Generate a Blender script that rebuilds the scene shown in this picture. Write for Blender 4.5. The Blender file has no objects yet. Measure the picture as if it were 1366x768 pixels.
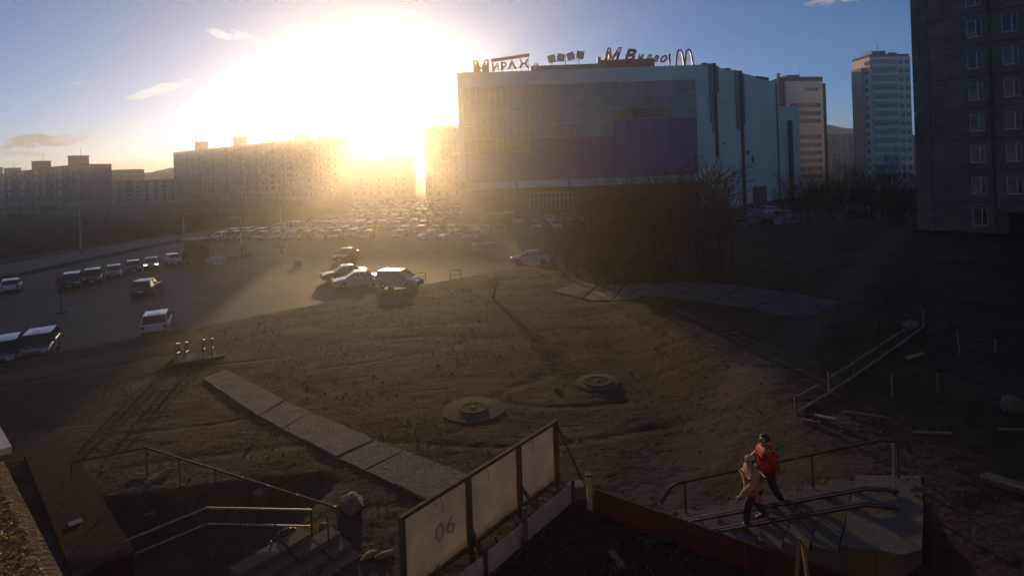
import bpy, math, random
from mathutils import Vector, Matrix, noise, Euler

R = math.radians
sc = bpy.context.scene
col = sc.collection

# ------------------------------------------------------------------ camera
FP, PX, PY, ROLL, CAMZ = 750.0, 683.0, 230.0, R(-2.0), 9.5
cam_d = bpy.data.cameras.new('camera')
cam = bpy.data.objects.new('camera', cam_d)
col.objects.link(cam)
cam_d.sensor_width = 36.0
cam_d.lens = FP / 1366.0 * 36.0
cam_d.shift_y = -(384.0 - PY) / 1366.0
cam_d.clip_start = 0.05
cam_d.clip_end = 6000.0
CAMR = Matrix.Rotation(R(90), 3, 'X') @ Matrix.Rotation(ROLL, 3, 'Z')
cam.matrix_world = Matrix.Translation((0, 0, CAMZ)) @ CAMR.to_4x4()
sc.camera = cam


def ray(px, py):
    return CAMR @ Vector(((px - PX) / FP, (PY - py) / FP, -1.0))


# ------------------------------------------------------------------ sky, sun, exposure
SUN_DIR = ray(506, 164).normalized()
SUN_EL = math.asin(SUN_DIR.z)
SUN_AZ = math.atan2(SUN_DIR.x, SUN_DIR.y)          # clockwise from +Y
SKY_STRENGTH, SUN_STRENGTH = 0.105, 4.4
HAZE_DENSITY, HAZE_G = 0.0011, 0.83
world = bpy.data.worlds.new('World')
sc.world = world
world.use_nodes = True
wn, wl = world.node_tree.nodes, world.node_tree.links
wn.clear()
w_out = wn.new('ShaderNodeOutputWorld')
w_bg = wn.new('ShaderNodeBackground')
w_sky = wn.new('ShaderNodeTexSky')
w_sky.sky_type = 'NISHITA'
w_sky.sun_disc = False
w_sky.sun_elevation = SUN_EL
w_sky.sun_rotation = SUN_AZ
w_sky.altitude = 50.0
w_sky.air_density = 0.5
w_sky.dust_density = 0.25
w_sky.ozone_density = 2.0
w_bg.inputs['Strength'].default_value = SKY_STRENGTH
w_tc = wn.new('ShaderNodeTexCoord')
w_tint = wn.new('ShaderNodeMix')                      # cool white balance of the whole sky
w_tint.data_type = 'RGBA'
w_tint.blend_type = 'MULTIPLY'
w_tint.inputs['Factor'].default_value = 1.0
w_tint.inputs['B'].default_value = (.74, .94, 1.13, 1)
wl.new(w_sky.outputs['Color'], w_tint.inputs['A'])
sky_col = w_tint.outputs['Result']


def wmath(op, a, b=None, clamp=False):
    n = wn.new('ShaderNodeMath')
    n.operation = op
    n.use_clamp = clamp
    for i, s in enumerate((a, b)):
        if s is None:
            continue
        if isinstance(s, (int, float)):
            n.inputs[i].default_value = s
        else:
            wl.new(s, n.inputs[i])
    return n.outputs[0]


def wdot(v):
    n = wn.new('ShaderNodeVectorMath')
    n.operation = 'DOT_PRODUCT'
    wl.new(w_tc.outputs['Generated'], n.inputs[0])
    n.inputs[1].default_value = v
    return n.outputs['Value']


w_noise = wn.new('ShaderNodeTexNoise')
w_noise.inputs['Scale'].default_value = 34.0
w_noise.inputs['Detail'].default_value = 7.0
w_noise.inputs['Roughness'].default_value = 0.62
w_map = wn.new('ShaderNodeMapping')
w_map.inputs['Scale'].default_value = (1.0, 1.0, 2.6)
wl.new(w_tc.outputs['Generated'], w_map.inputs['Vector'])
wl.new(w_map.outputs['Vector'], w_noise.inputs['Vector'])
# small fair-weather clouds: (pixel x, y, half width, half height, tilt, opacity, colour)
CLOUDS = [(62, 187, 46, 9, 8, .9, (1.9, 2.3, 2.8)), (216, 119, 36, 7, 20, .9, (5.6, 6.8, 8.2)),
          (314, 48, 34, 8, -6, .75, (5.2, 6.6, 8.2)), (530, 22, 40, 7, 6, .8, (6.5, 7, 7.6)),
          (185, 222, 56, 10, 3, .7, (5.6, 5.6, 5.2)), (105, 112, 13, 4, 0, .45, (5, 5.4, 6)),
          (22, 206, 28, 5, 0, .6, (2.4, 2.8, 3.3)), (1128, -4, 44, 8, 0, .9, (3.2, 3.4, 3.7)),
          (172, 130, 8, 3, 0, .6, (5.5, 6, 6.4)), (24, 133, 20, 5, 10, .3, (5, 5.4, 6)), (100, 184, 24, 6, 6, .85, (4.2, 4.8, 5.4))]
for (cx, cy, hw, hh, tilt, op, cc) in CLOUDS:
    d = ray(cx, cy).normalized()
    r0 = d.cross(Vector((0, 0, 1))).normalized()
    u0 = r0.cross(d).normalized()
    t = R(tilt)
    rr = r0 * math.cos(t) + u0 * math.sin(t)
    uu = u0 * math.cos(t) - r0 * math.sin(t)
    x = wmath('DIVIDE', wdot(rr), hw / FP)
    y = wmath('DIVIDE', wdot(uu), hh / FP)
    q = wmath('ADD', wmath('MULTIPLY', x, x), wmath('MULTIPLY', y, y))
    base = wmath('SUBTRACT', 1.0, q)
    nz = wmath('MULTIPLY', wmath('SUBTRACT', w_noise.outputs['Fac'], 0.52), 7.5)
    m = wmath('MULTIPLY', wmath('ADD', base, nz), 1.3, True)
    m = wmath('MULTIPLY', m, wmath('MULTIPLY', base, 2.2, True))
    m = wmath('MULTIPLY', m, wmath('GREATER_THAN', wdot(d), 0.0))
    m = wmath('MULTIPLY', m, op, True)
    mx = wn.new('ShaderNodeMix')
    mx.data_type = 'RGBA'
    wl.new(m, mx.inputs['Factor'])
    wl.new(sky_col, mx.inputs['A'])
    mx.inputs['B'].default_value = (*cc, 1)
    sky_col = mx.outputs['Result']
wl.new(sky_col, w_bg.inputs['Color'])
wl.new(w_bg.outputs[0], w_out.inputs['Surface'])

sun_d = bpy.data.lights.new('sun', 'SUN')
sun_d.energy = SUN_STRENGTH
sun_d.angle = R(0.5)
sun_d.color = (1.0, 0.66, 0.33)
sun = bpy.data.objects.new('sun', sun_d)
col.objects.link(sun)
sun.rotation_euler = (-SUN_DIR).to_track_quat('-Z', 'Y').to_euler()
sun.location = (0, 0, 60)

sc.view_settings.view_transform = 'Standard'
sc.view_settings.look = 'None'
sc.view_settings.exposure = 0.0
sc.view_settings.gamma = 1.0
sc.view_settings.use_curve_mapping = False
sc.render.engine = 'CYCLES'
sc.cycles.use_denoising = True
sc.cycles.max_bounces = 6
sc.cycles.volume_bounces = 0
sc.cycles.sample_clamp_indirect = 6.0


# ------------------------------------------------------------------ materials
def mat(name, c, rough=0.8, c2=None, scale=3.0, bump=0.0, bscale=None, metal=0.0, spec=0.5, stretch=None, objcol=False,
        mix=(0.35, 0.65), emit=None, coat=0.0, rand=0.0):
    m = bpy.data.materials.new(name)
    m.use_nodes = True
    n, l = m.node_tree.nodes, m.node_tree.links
    b = n['Principled BSDF']
    b.inputs['Roughness'].default_value = rough
    b.inputs['Metallic'].default_value = metal
    b.inputs['Specular IOR Level'].default_value = spec
    b.inputs['Coat Weight'].default_value = coat
    tc = n.new('ShaderNodeTexCoord')
    mp = n.new('ShaderNodeMapping')
    l.new(tc.outputs['Object'], mp.inputs['Vector'])
    if stretch:
        mp.inputs['Scale'].default_value = stretch
    nz = n.new('ShaderNodeTexNoise')
    nz.inputs['Scale'].default_value = scale
    nz.inputs['Detail'].default_value = 6
    nz.inputs['Roughness'].default_value = 0.6
    l.new(mp.outputs['Vector'], nz.inputs['Vector'])
    if c2 is None:
        c2 = tuple(x * 0.8 for x in c)
    rp = n.new('ShaderNodeValToRGB')
    rp.color_ramp.elements[0].position = mix[0]
    rp.color_ramp.elements[1].position = mix[1]
    rp.color_ramp.elements[0].color = (*c2, 1)
    rp.color_ramp.elements[1].color = (*c, 1)
    l.new(nz.outputs['Fac'], rp.inputs['Fac'])
    out = rp.outputs['Color']
    if objcol:
        oi = n.new('ShaderNodeObjectInfo')
        mm = n.new('ShaderNodeMix')
        mm.data_type = 'RGBA'
        mm.blend_type = 'MULTIPLY'
        mm.inputs['Factor'].default_value = 1
        l.new(out, mm.inputs['A'])
        l.new(oi.outputs['Color'], mm.inputs['B'])
        out = mm.outputs['Result']
    if rand:
        oi = n.new('ShaderNodeObjectInfo')
        hs = n.new('ShaderNodeHueSaturation')
        mr = n.new('ShaderNodeMapRange')
        mr.inputs['To Min'].default_value = 1 - rand
        mr.inputs['To Max'].default_value = 1 + rand
        l.new(oi.outputs['Random'], mr.inputs['Value'])
        l.new(mr.outputs['Result'], hs.inputs['Value'])
        l.new(out, hs.inputs['Color'])
        out = hs.outputs['Color']
    l.new(out, b.inputs['Base Color'])
    if bump:
        n2 = n.new('ShaderNodeTexNoise')
        n2.inputs['Scale'].default_value = bscale or scale * 6
        n2.inputs['Detail'].default_value = 5
        l.new(mp.outputs['Vector'], n2.inputs['Vector'])
        bp = n.new('ShaderNodeBump')
        bp.inputs['Strength'].default_value = bump
        bp.inputs['Distance'].default_value = 0.05
        l.new(n2.outputs['Fac'], bp.inputs['Height'])
        l.new(bp.outputs['Normal'], b.inputs['Normal'])
    if emit:
        b.inputs['Emission Color'].default_value = (*emit[0], 1)
        b.inputs['Emission Strength'].default_value = emit[1]
    return m


M = {}
M['dirt'] = mat('dirt', (.062, .041, .029), .95, (.028, .019, .014), .35, .55, 5.0, spec=.15)
# dirt: add ochre dry-grass patches and pale trodden dust
_n, _l = M['dirt'].node_tree.nodes, M['dirt'].node_tree.links
_b = _n['Principled BSDF']
_src = _b.inputs['Base Color'].links[0].from_socket
for (s, lo, hi, c, f) in ((.16, .5, .66, (.080, .056, .036), .7), (1.6, .50, .60, (.02, .0145, .011), .85), (9.0, .56, .68, (.105, .08, .06), .6), (.07, .52, .6, (.08, .066, .054), .5), (28.0, .6, .72, (.13, .105, .08), .5)):
    tcn = _n.new('ShaderNodeTexCoord')
    nn = _n.new('ShaderNodeTexNoise')
    nn.inputs['Scale'].default_value = s
    nn.inputs['Detail'].default_value = 8
    nn.inputs['Roughness'].default_value = .65
    _l.new(tcn.outputs['Object'], nn.inputs['Vector'])
    mr = _n.new('ShaderNodeMapRange')
    mr.inputs['From Min'].default_value = lo
    mr.inputs['From Max'].default_value = hi
    mr.inputs['To Max'].default_value = f
    _l.new(nn.outputs['Fac'], mr.inputs['Value'])
    mx = _n.new('ShaderNodeMix')
    mx.data_type = 'RGBA'
    _l.new(mr.outputs['Result'], mx.inputs['Factor'])
    _l.new(_src, mx.inputs['A'])
    mx.inputs['B'].default_value = (*c, 1)
    _src = mx.outputs['Result']


def nmath(op, a, b=None):
    n = _n.new('ShaderNodeMath')
    n.operation = op
    for i_, v_ in enumerate((a, b)):
        if v_ is None:
            continue
        if isinstance(v_, (int, float)):
            n.inputs[i_].default_value = v_
        else:
            _l.new(v_, n.inputs[i_])
    return n.outputs[0]


_tc = _n.new('ShaderNodeTexCoord')
_sp = _n.new('ShaderNodeSeparateXYZ')
_l.new(_tc.outputs['Object'], _sp.inputs[0])
_wn = _n.new('ShaderNodeTexNoise')
_wn.inputs['Scale'].default_value = .5
_wn.inputs['Detail'].default_value = 7
_l.new(_tc.outputs['Object'], _wn.inputs['Vector'])
_wob = nmath('MULTIPLY', nmath('SUBTRACT', _wn.outputs['Fac'], .5), 2.6)
# trodden tracks: a*x + b*y + c = 0 (unit normal), half width
for (p, q, hw, amt) in (((-32, 23.5), (4, 54), .9, .75), ((-32, 20.5), (4, 51), .35, .5), ((5.0, 17.5), (19, 33), 1.1, .7), ((-14, 21), (-3, 47), .5, .35)):
    dx, dy = q[0] - p[0], q[1] - p[1]
    ln = math.hypot(dx, dy)
    a_, b_ = -dy / ln, dx / ln
    c_ = -(a_ * p[0] + b_ * p[1])
    dist = nmath('ABSOLUTE', nmath('ADD', nmath('ADD', nmath('MULTIPLY', _sp.outputs[0], a_), nmath('MULTIPLY', _sp.outputs[1], b_)), nmath('ADD', _wob, c_)))
    mr = _n.new('ShaderNodeMapRange')
    mr.interpolation_type = 'SMOOTHSTEP'
    mr.inputs['From Min'].default_value = hw * 1.5
    mr.inputs['From Max'].default_value = hw * .5
    mr.inputs['To Max'].default_value = amt
    _l.new(dist, mr.inputs['Value'])
    mx = _n.new('ShaderNodeMix')
    mx.data_type = 'RGBA'
    _l.new(mr.outputs['Result'], mx.inputs['Factor'])
    _l.new(_src, mx.inputs['A'])
    mx.inputs['B'].default_value = (.095, .078, .06, 1)
    _src = mx.outputs['Result']
_l.new(_src, _b.inputs['Base Color'])
M['asphalt'] = mat('asphalt', (.055, .052, .052), .75, (.032, .031, .033), .22, .35, 30, spec=.35)
M['road'] = mat('road_asphalt', (.075, .07, .068), .8, (.05, .048, .047), .3, .3, 30)
M['concrete'] = mat('concrete', (.20, .185, .165), .9, (.12, .11, .10), 1.3, .5, 14, rand=.18)
M['slab'] = mat('worn_slab', (.14, .13, .12), .92, (.07, .066, .06), 1.6, .6, 12, rand=.15)
M['stairslab'] = mat('stair_slab', (.125, .110, .094), .93, (.085, .075, .065), 1.2, .2, 10, rand=.15)
M['apron'] = mat('dusty_concrete', (.068, .055, .043), .95, (.034, .027, .021), 1.6, .5, 12)
M['riser'] = mat('shaded_riser', (.030, .027, .024), .95, (.015, .014, .013), 3, .3, spec=.1)  # near-black colour stands in for the shade on the step fronts
M['kerb'] = mat('kerb_concrete', (.13, .12, .11), .9, (.07, .065, .06), 2, .4, rand=.2)
M['stone'] = mat('stone', (.17, .15, .13), .9, (.09, .08, .07), 3, .6, rand=.25)
M['clod'] = mat('clod', (.085, .066, .05), .95, (.045, .035, .028), 6, .4)
M['straw'] = mat('dry_grass', (.15, .105, .062), .9, (.09, .07, .04), 3)
M['soil'] = mat('dark_soil', (.035, .026, .019), .98, (.018, .014, .011), 2.0, 1.0, 9, spec=.1)
M['bark'] = mat('bark', (.075, .052, .036), .9, (.04, .028, .02), 6, .3)
M['twig'] = mat('twig', (.15, .088, .054), .85, (.09, .055, .036), 3)
M['darkbark'] = mat('dark_bark', (.03, .025, .022), .9, (.018, .015, .013), 6)
M['scrub'] = mat('scrub_twig', (.06, .038, .025), .9, (.035, .024, .017), .2)
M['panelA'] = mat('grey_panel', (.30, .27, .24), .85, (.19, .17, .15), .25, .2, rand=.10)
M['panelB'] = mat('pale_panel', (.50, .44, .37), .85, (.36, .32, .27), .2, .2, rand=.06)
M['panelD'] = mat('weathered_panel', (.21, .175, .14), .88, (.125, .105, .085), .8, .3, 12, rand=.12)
M['white'] = mat('white_paint', (.62, .60, .57), .55, (.46, .44, .41), 2)
M['cream'] = mat('cream_render', (.52, .45, .35), .8, (.38, .33, .26), .3)
M['brick'] = mat('brown_brick', (.14, .075, .055), .85, (.09, .05, .04), .5)
M['darkbrick'] = mat('dark_brick', (.07, .055, .05), .9, (.045, .036, .033), .5)
M['glass'] = mat('window_glass', (.035, .04, .045), .08, (.02, .022, .025), .7, spec=.7, rand=.5)
M['curtain'] = mat('curtained_glass', (.17, .165, .155), .18, (.06, .06, .06), .8, spec=.6, rand=.4)
M['mallglass'] = mat('tinted_glass', (.085, .07, .052), .1, (.05, .042, .033), .3, spec=.8, rand=.35)
M['mullion'] = mat('mullion_metal', (.42, .37, .30), .5, metal=.1)
M['violet'] = mat('violet_cladding', (.20, .09, .24), .55, (.155, .07, .19), .12, rand=.05)
M['mallwhite'] = mat('pale_cladding', (.70, .63, .55), .6, (.56, .51, .45), .15)
M['mallside'] = mat('grey_cladding', (.76, .66, .54), .6, (.62, .54, .45), .12, stretch=(1, 1, .25))
M['mallbase'] = mat('plinth_brown', (.13, .085, .06), .7, (.09, .06, .045), .3)
M['orange'] = mat('orange_cladding', (.50, .17, .075), .6, (.38, .12, .055), .3)
M['tan'] = mat('tan_cladding', (.30, .21, .14), .6, (.22, .15, .10), .3)
M['signred'] = mat('sign_red', (.62, .075, .05), .5)
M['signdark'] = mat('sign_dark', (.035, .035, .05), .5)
M['steel'] = mat('galvanised_steel', (.30, .30, .31), .45, (.2, .2, .21), 2, metal=.6)
M['darkmetal'] = mat('dark_metal', (.055, .052, .055), .5, (.035, .033, .035), 3, metal=.3)
M['rust'] = mat('rusty_metal', (.11, .06, .04), .8, (.055, .035, .028), 5, .4)
M['redboard'] = mat('red_brown_board', (.105, .034, .022), .88, (.05, .019, .014), 1.2, .3, stretch=(1, 1, .4))
M['whiteboard'] = mat('white_board', (.62, .56, .48), .75, (.42, .38, .32), 1.5, .2)
M['fabric'] = mat('banner_fabric', (.76, .72, .67), .85, (.60, .57, .53), 1.1, .25, 4)
_n, _l = M['fabric'].node_tree.nodes, M['fabric'].node_tree.links
_tr = _n.new('ShaderNodeBsdfTranslucent')
_ms = _n.new('ShaderNodeMixShader')
_ms.inputs[0].default_value = .30
_l.new(_n['Principled BSDF'].inputs['Base Color'].links[0].from_socket, _tr.inputs['Color'])
_l.new(_n['Principled BSDF'].outputs[0], _ms.inputs[1])
_l.new(_tr.outputs[0], _ms.inputs[2])
_l.new(_ms.outputs[0], _n['Material Output'].inputs['Surface'])
M['print'] = M['fabric'].copy()
M['print'].name = 'faded_print'
_x = next(n for n in M['print'].node_tree.nodes if n.type == 'VALTORGB')
for _e, _c in zip(_x.color_ramp.elements, ((.57, .54, .50, 1), (.72, .685, .64, 1))):
    _e.color = _c
M['wood'] = mat('old_timber', (.12, .095, .07), .9, (.065, .05, .037), 3, .5, stretch=(1, 1, .2))
M['palewood'] = mat('pale_timber', (.26, .21, .14), .85, (.17, .13, .085), 3, .4)
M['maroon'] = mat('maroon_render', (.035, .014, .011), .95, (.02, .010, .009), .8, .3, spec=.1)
M['mortar'] = mat('ochre_mortar', (.20, .155, .075), .95, (.12, .09, .045), 12, .8, 60)
M['pebble'] = mat('ochre_pebble', (.52, .38, .17), .8, (.20, .13, .06), 55)
M['paint'] = mat('car_paint', (1, 1, 1), .28, (.93, .93, .93), 3, objcol=True, coat=.6, spec=.5)
M['carglass'] = mat('car_glass', (.018, .02, .022), .04, spec=.9)
M['tyre'] = mat('tyre_rubber', (.02, .02, .02), .85)
M['rim'] = mat('wheel_rim', (.35, .35, .36), .35, metal=.8)
M['plastic'] = mat('black_plastic', (.02, .02, .021), .6)
M['lamp'] = mat('lamp_lens', (.6, .6, .58), .12, spec=.8)
M['lampon'] = mat('lit_headlamp', (.9, .9, .85), .2, emit=((1, .93, .8), 6.0))
M['tail'] = mat('tail_lamp', (.32, .015, .012), .2, spec=.7)
M['plate'] = mat('number_plate', (.6, .6, .58), .5)
M['skin'] = mat('skin', (.42, .26, .19), .6)
M['hair'] = mat('dark_hair', (.03, .022, .018), .7)
M['palehat'] = mat('pale_knit', (.42, .39, .36), .9)
M['pinkcoat'] = mat('pink_beige_coat', (.42, .22, .17), .85, (.34, .17, .13), 4, .3)
M['redcoat'] = mat('red_jacket', (.50, .018, .012), .7, (.38, .012, .01), 4, .2)
M['trouser'] = mat('dark_trousers', (.03, .028, .03), .85)
M['shoe'] = mat('shoe_leather', (.02, .018, .017), .5)
M['hill'] = mat('hill_scrub', (.05, .042, .032), .95, (.028, .025, .02), .03, .6, .4)


# ------------------------------------------------------------------ mesh helpers
class MB:
    def __init__(s):
        s.v, s.f, s.m = [], [], []

    def add(s, vs, fs, mi=0):
        o = len(s.v)
        s.v += [tuple(p) for p in vs]
        s.f += [tuple(i + o for i in q) for q in fs]
        s.m += [mi] * len(fs)
        return s

    def box(s, c, sz, mi=0, rot=None):
        a, b, h = sz[0] / 2, sz[1] / 2, sz[2] / 2
        vs = [Vector((x, y, z)) for z in (-h, h) for (x, y) in ((-a, -b), (a, -b), (a, b), (-a, b))]
        if rot is not None:
            vs = [rot @ p for p in vs]
        c = Vector(c)
        return s.add([p + c for p in vs], [(3, 2, 1, 0), (4, 5, 6, 7), (0, 1, 5, 4), (1, 2, 6, 5), (2, 3, 7, 6), (3, 0, 4, 7)], mi)

    def bx(s, x0, x1, y0, y1, z0, z1, mi=0):
        return s.box(((x0 + x1) / 2, (y0 + y1) / 2, (z0 + z1) / 2), (abs(x1 - x0), abs(y1 - y0), abs(z1 - z0)), mi)

    def bar(s, p, q, w, h, mi=0):
        p, q = Vector(p), Vector(q)
        d = q - p
        L = d.length
        d.normalize()
        up = Vector((0, 0, 1)) if abs(d.z) < .95 else Vector((0, 1, 0))
        x = d.cross(up).normalized()
        z = x.cross(d).normalized()
        rot = Matrix((x, d, z)).transposed()
        return s.box((p + q) / 2, (w, L, h), mi, rot)

    def tube(s, pts, rad, n=6, mi=0, cap=True):
        pts = [Vector(p) for p in pts]
        if isinstance(rad, (int, float)):
            rad = [rad] * len(pts)
        o = len(s.v)
        ref = None
        for i, p in enumerate(pts):
            d = (pts[min(i + 1, len(pts) - 1)] - pts[max(i - 1, 0)])
            if d.length < 1e-9:
                d = Vector((0, 0, 1))
            d.normalize()
            if ref is None or abs(ref.dot(d)) > .98:
                ref = Vector((0, 0, 1)) if abs(d.z) < .9 else Vector((1, 0, 0))
            x = d.cross(ref).normalized()
            y = d.cross(x)
            ref = ref
            for k in range(n):
                a = 2 * math.pi * k / n
                s.v.append(tuple(p + (x * math.cos(a) + y * math.sin(a)) * rad[i]))
        for i in range(len(pts) - 1):
            for k in range(n):
                s.f.append((o + i * n + k, o + i * n + (k + 1) % n, o + (i + 1) * n + (k + 1) % n, o + (i + 1) * n + k))
                s.m.append(mi)
        if cap:
            s.f.append(tuple(o + k for k in reversed(range(n))))
            s.f.append(tuple(o + (len(pts) - 1) * n + k for k in range(n)))
            s.m += [mi, mi]
        return s

    def extr(s, poly, a, b, f, mi=0):
        """poly: 2D points; f(u, v, t) -> 3D; extruded from t=a to t=b"""
        n = len(poly)
        vs = [f(u, v, a) for u, v in poly] + [f(u, v, b) for u, v in poly]
        fs = [tuple(range(n))[::-1], tuple(range(n, 2 * n))] + [(i, (i + 1) % n, n + (i + 1) % n, n + i) for i in range(n)]
        return s.add(vs, fs, mi)

    def mesh(s, name, mats, smooth=None):
        me = bpy.data.meshes.new(name)
        me.from_pydata(s.v, [], s.f)
        for m in (mats if isinstance(mats, (list, tuple)) else [mats]):
            me.materials.append(m)
        if any(s.m):
            me.polygons.foreach_set('material_index', s.m)
        if smooth is not None:
            me.polygons.foreach_set('use_smooth', [True] * len(me.polygons))
            me.set_sharp_from_angle(angle=smooth)
        me.update()
        return me

    def build(s, name, mats, parent=None, loc=None, rz=0.0, smooth=None):
        return link(name, s.mesh(name, mats, smooth), parent, loc, rz)


def link(name, me, parent=None, loc=None, rz=0.0):
    o = bpy.data.objects.new(name, me)
    col.objects.link(o)
    if parent:
        o.parent = parent
    if loc is not None:
        o.location = loc
    if rz:
        o.rotation_euler.z = rz
    return o


def tag(o, label=None, cat=None, group=None, kind=None):
    if label:
        o['label'] = label
    if cat:
        o['category'] = cat
    if group:
        o['group'] = group
    if kind:
        o['kind'] = kind
    return o


def thing(name, label, cat, loc=(0, 0, 0), rz=0.0, group=None):
    o = bpy.data.objects.new(name, None)
    col.objects.link(o)
    o.empty_display_size = .2
    o.location = loc
    o.rotation_euler.z = rz
    return tag(o, label, cat, group)


def copy_tree(o, parent=None, color=None):
    c = o.copy()
    col.objects.link(c)
    if parent:
        c.parent = parent
    if color:
        c.color = color
    for ch in list(o.children):
        copy_tree(ch, c, color)
    return c


def ss(a, b, x):
    t = min(1, max(0, (x - a) / (b - a)))
    return t * t * (3 - 2 * t)


# ------------------------------------------------------------------ terrain
LOTZ = -0.6
ST0 = Vector((4.3, 15.35))            # foot of the right-hand steps, at their far side
STA = R(-7.5)
ST_D = Vector((math.cos(STA), math.sin(STA)))
ST_N = Vector((math.sin(STA), -math.cos(STA)))       # towards the camera
SKEW = .55                                            # the treads run obliquely to the handrail


def lot_edge(x):
    return 56 + .88 * x if x < 0 else 56 + .25 * x


def tz(x, y):
    z = (1.27 * ss(5.0, 9.9, x) + 1.75 * ss(11, 36, x)) * (1 - ss(58, 92, y))
    t = ss(0, 1.8, (y - lot_edge(x)) * .75)
    z = z * (1 - t) + (LOTZ - .06) * t
    # basement pit beside the left railing
    if -14 < x < -4 and 12 < y < 19:
        k = ss(-13.4, -12.6, x) * (1 - ss(-8.2, -5.2, x)) * ss(13.2, 14.2, y) * (1 - ss(16.2, 17.6, y - .18 * (x + 11)))
        z -= .75 * k
    # bed under the steps
    q = Vector((x, y)) - ST0
    a, b = q.dot(ST_D), q.dot(ST_N)
    a += SKEW * b
    k = ss(-.2, .3, a) * (1 - ss(5.2, 5.7, a)) * ss(0, .3, b) * (1 - ss(2.7, 3.1, b))
    z -= .55 * k
    if x < -62:
        z -= .5 * ss(-62, -120, x)
    return z


def at(px, py, z):
    d = ray(px, py)
    t = (z - CAMZ) / d.z
    return Vector((d.x * t, d.y * t, z))


def aty(px, py, y):
    d = ray(px, py)
    t = y / d.y
    return Vector((d.x * t, y, CAMZ + d.z * t))


def g(px, py, dz=0.0):
    d = ray(px, py)
    t, st = 8.0, 0.05
    while t < 400:
        p = d * t
        if CAMZ + p.z <= tz(p.x, p.y) + dz:
            break
        t += st
        st = .05 if t < 60 else .3
    return Vector((p.x, p.y, tz(p.x, p.y) + dz))


def axis(spec):
    out = []
    for (a, b, n) in spec:
        out += [a + (b - a) * i / n for i in range(n)]
    return out + [spec[-1][1]]


GX = axis([(-900, -70, 14), (-70, -30, 60), (-30, 26, 260), (26, 60, 60), (60, 900, 14)])
GY = axis([(-40, 8, 12), (8, 30, 170), (30, 62, 130), (62, 110, 40), (110, 1500, 16)])
mb = MB()
for y in GY:
    for x in GX:
        z = tz(x, y)
        amp = 1 - ss(0, 1.2, (y - lot_edge(x)) * .75)
        if y < 70 and abs(x) < 45:
            z += amp * (.035 * noise.noise((x * .45, y * .45, 1)) + .011 * noise.noise((x * 1.7, y * 1.7, 5)) + .014 * noise.noise((x * 4.3, y * 4.3, 9)) + .014 * noise.noise((x * 9, y * 9, 4)))
            tr = abs(noise.noise((x * .11 + 3, y * .25, 2.2)))
            z -= amp * .022 * (1 - ss(0, .09, tr))
        mb.v.append((x, y, z))
nx = len(GX)
for j in range(len(GY) - 1):
    for i in range(nx - 1):
        mb.f.append((j * nx + i, j * nx + i + 1, (j + 1) * nx + i + 1, (j + 1) * nx + i))
mb.m = [0] * len(mb.f)
tag(mb.build('ground', M['dirt'], smooth=3.0), kind='structure')

# parking lot sheet: follows the edge of the dirt field
left_edge = [(-57.5, 8), (-57.5, 60), (-58.5, 100), (-48, 124), (-42, 145), (-56, 176), (-66, 214)]
near = [(x, lot_edge(x) + 1.9) for x in (-57, -48, -40, -32, -24, -16, -8, 0, 10, 20, 30, 40, 52, 66)]
poly = near + [(75, 150), (75, 214), (-66, 214)] + left_edge[::-1][1:-1]
poly = [(x, y) for x, y in poly if not (y < 8)]
mb = MB()
mb.extr(poly, LOTZ - .05, LOTZ, lambda u, v, t: (u, v, t))
tag(mb.build('parking_lot', M['asphalt']), kind='structure')
# road along the far left side of the lot
rd_in = [(-59, 20), (-59, 60), (-60, 100), (-50.5, 124), (-44.5, 145), (-58.5, 176), (-69, 214)]
rd_out = [(-69, 20), (-69, 60), (-70, 103), (-60, 128), (-55, 146), (-68, 180), (-79, 216)]
mb = MB()
for i in range(len(rd_in) - 1):
    mb.add([(*rd_in[i], LOTZ - .02), (*rd_in[i + 1], LOTZ - .02), (*rd_out[i + 1], LOTZ - .02), (*rd_out[i], LOTZ - .02)], [(0, 3, 2, 1)])
tag(mb.build('road', M['road']), kind='structure')


def kerb_run(name, pts, L, w, h, z0, m):
    root = bpy.data.objects.new(name, None)
    col.objects.link(root)
    tag(root, kind='structure')
    me = MB().box((0, 0, 0), (L - .03, w, h)).mesh('kerb_stone', m)
    n = 0
    for a, b in zip(pts[:-1], pts[1:]):
        a, b = Vector(a), Vector(b)
        d = b - a
        k = int(d.length / L)
        for i in range(k):
            p = a + d * ((i + .5) / k)
            link('kerb_stone', me, root, (p.x, p.y, (z0(p.x, p.y) if callable(z0) else z0) + h / 2), math.atan2(d.y, d.x) + random.uniform(-.01, .01))
            n += 1
    return n


random.seed(3)
kerb_run('kerb', [(-36, lot_edge(-36) + 1.75), (-21.8, lot_edge(-21.8) + 1.75)], 1.0, .18, .17, LOTZ - .03, M['kerb'])
kerb_run('kerb', [(-18.6, lot_edge(-18.6) + 1.75), (0, lot_edge(0) + 1.75), (40, lot_edge(40) + 1.75)], 1.0, .18, .17, LOTZ - .03, M['kerb'])
kerb_run('kerb', [(-58.2, 44), (-58.2, 60), (-59.2, 100), (-49.3, 124), (-43.2, 145)], 2.0, .3, .42, LOTZ - .04, M['kerb'])

# ------------------------------------------------------------------ hills behind the town
rng = random.Random(5)


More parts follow.
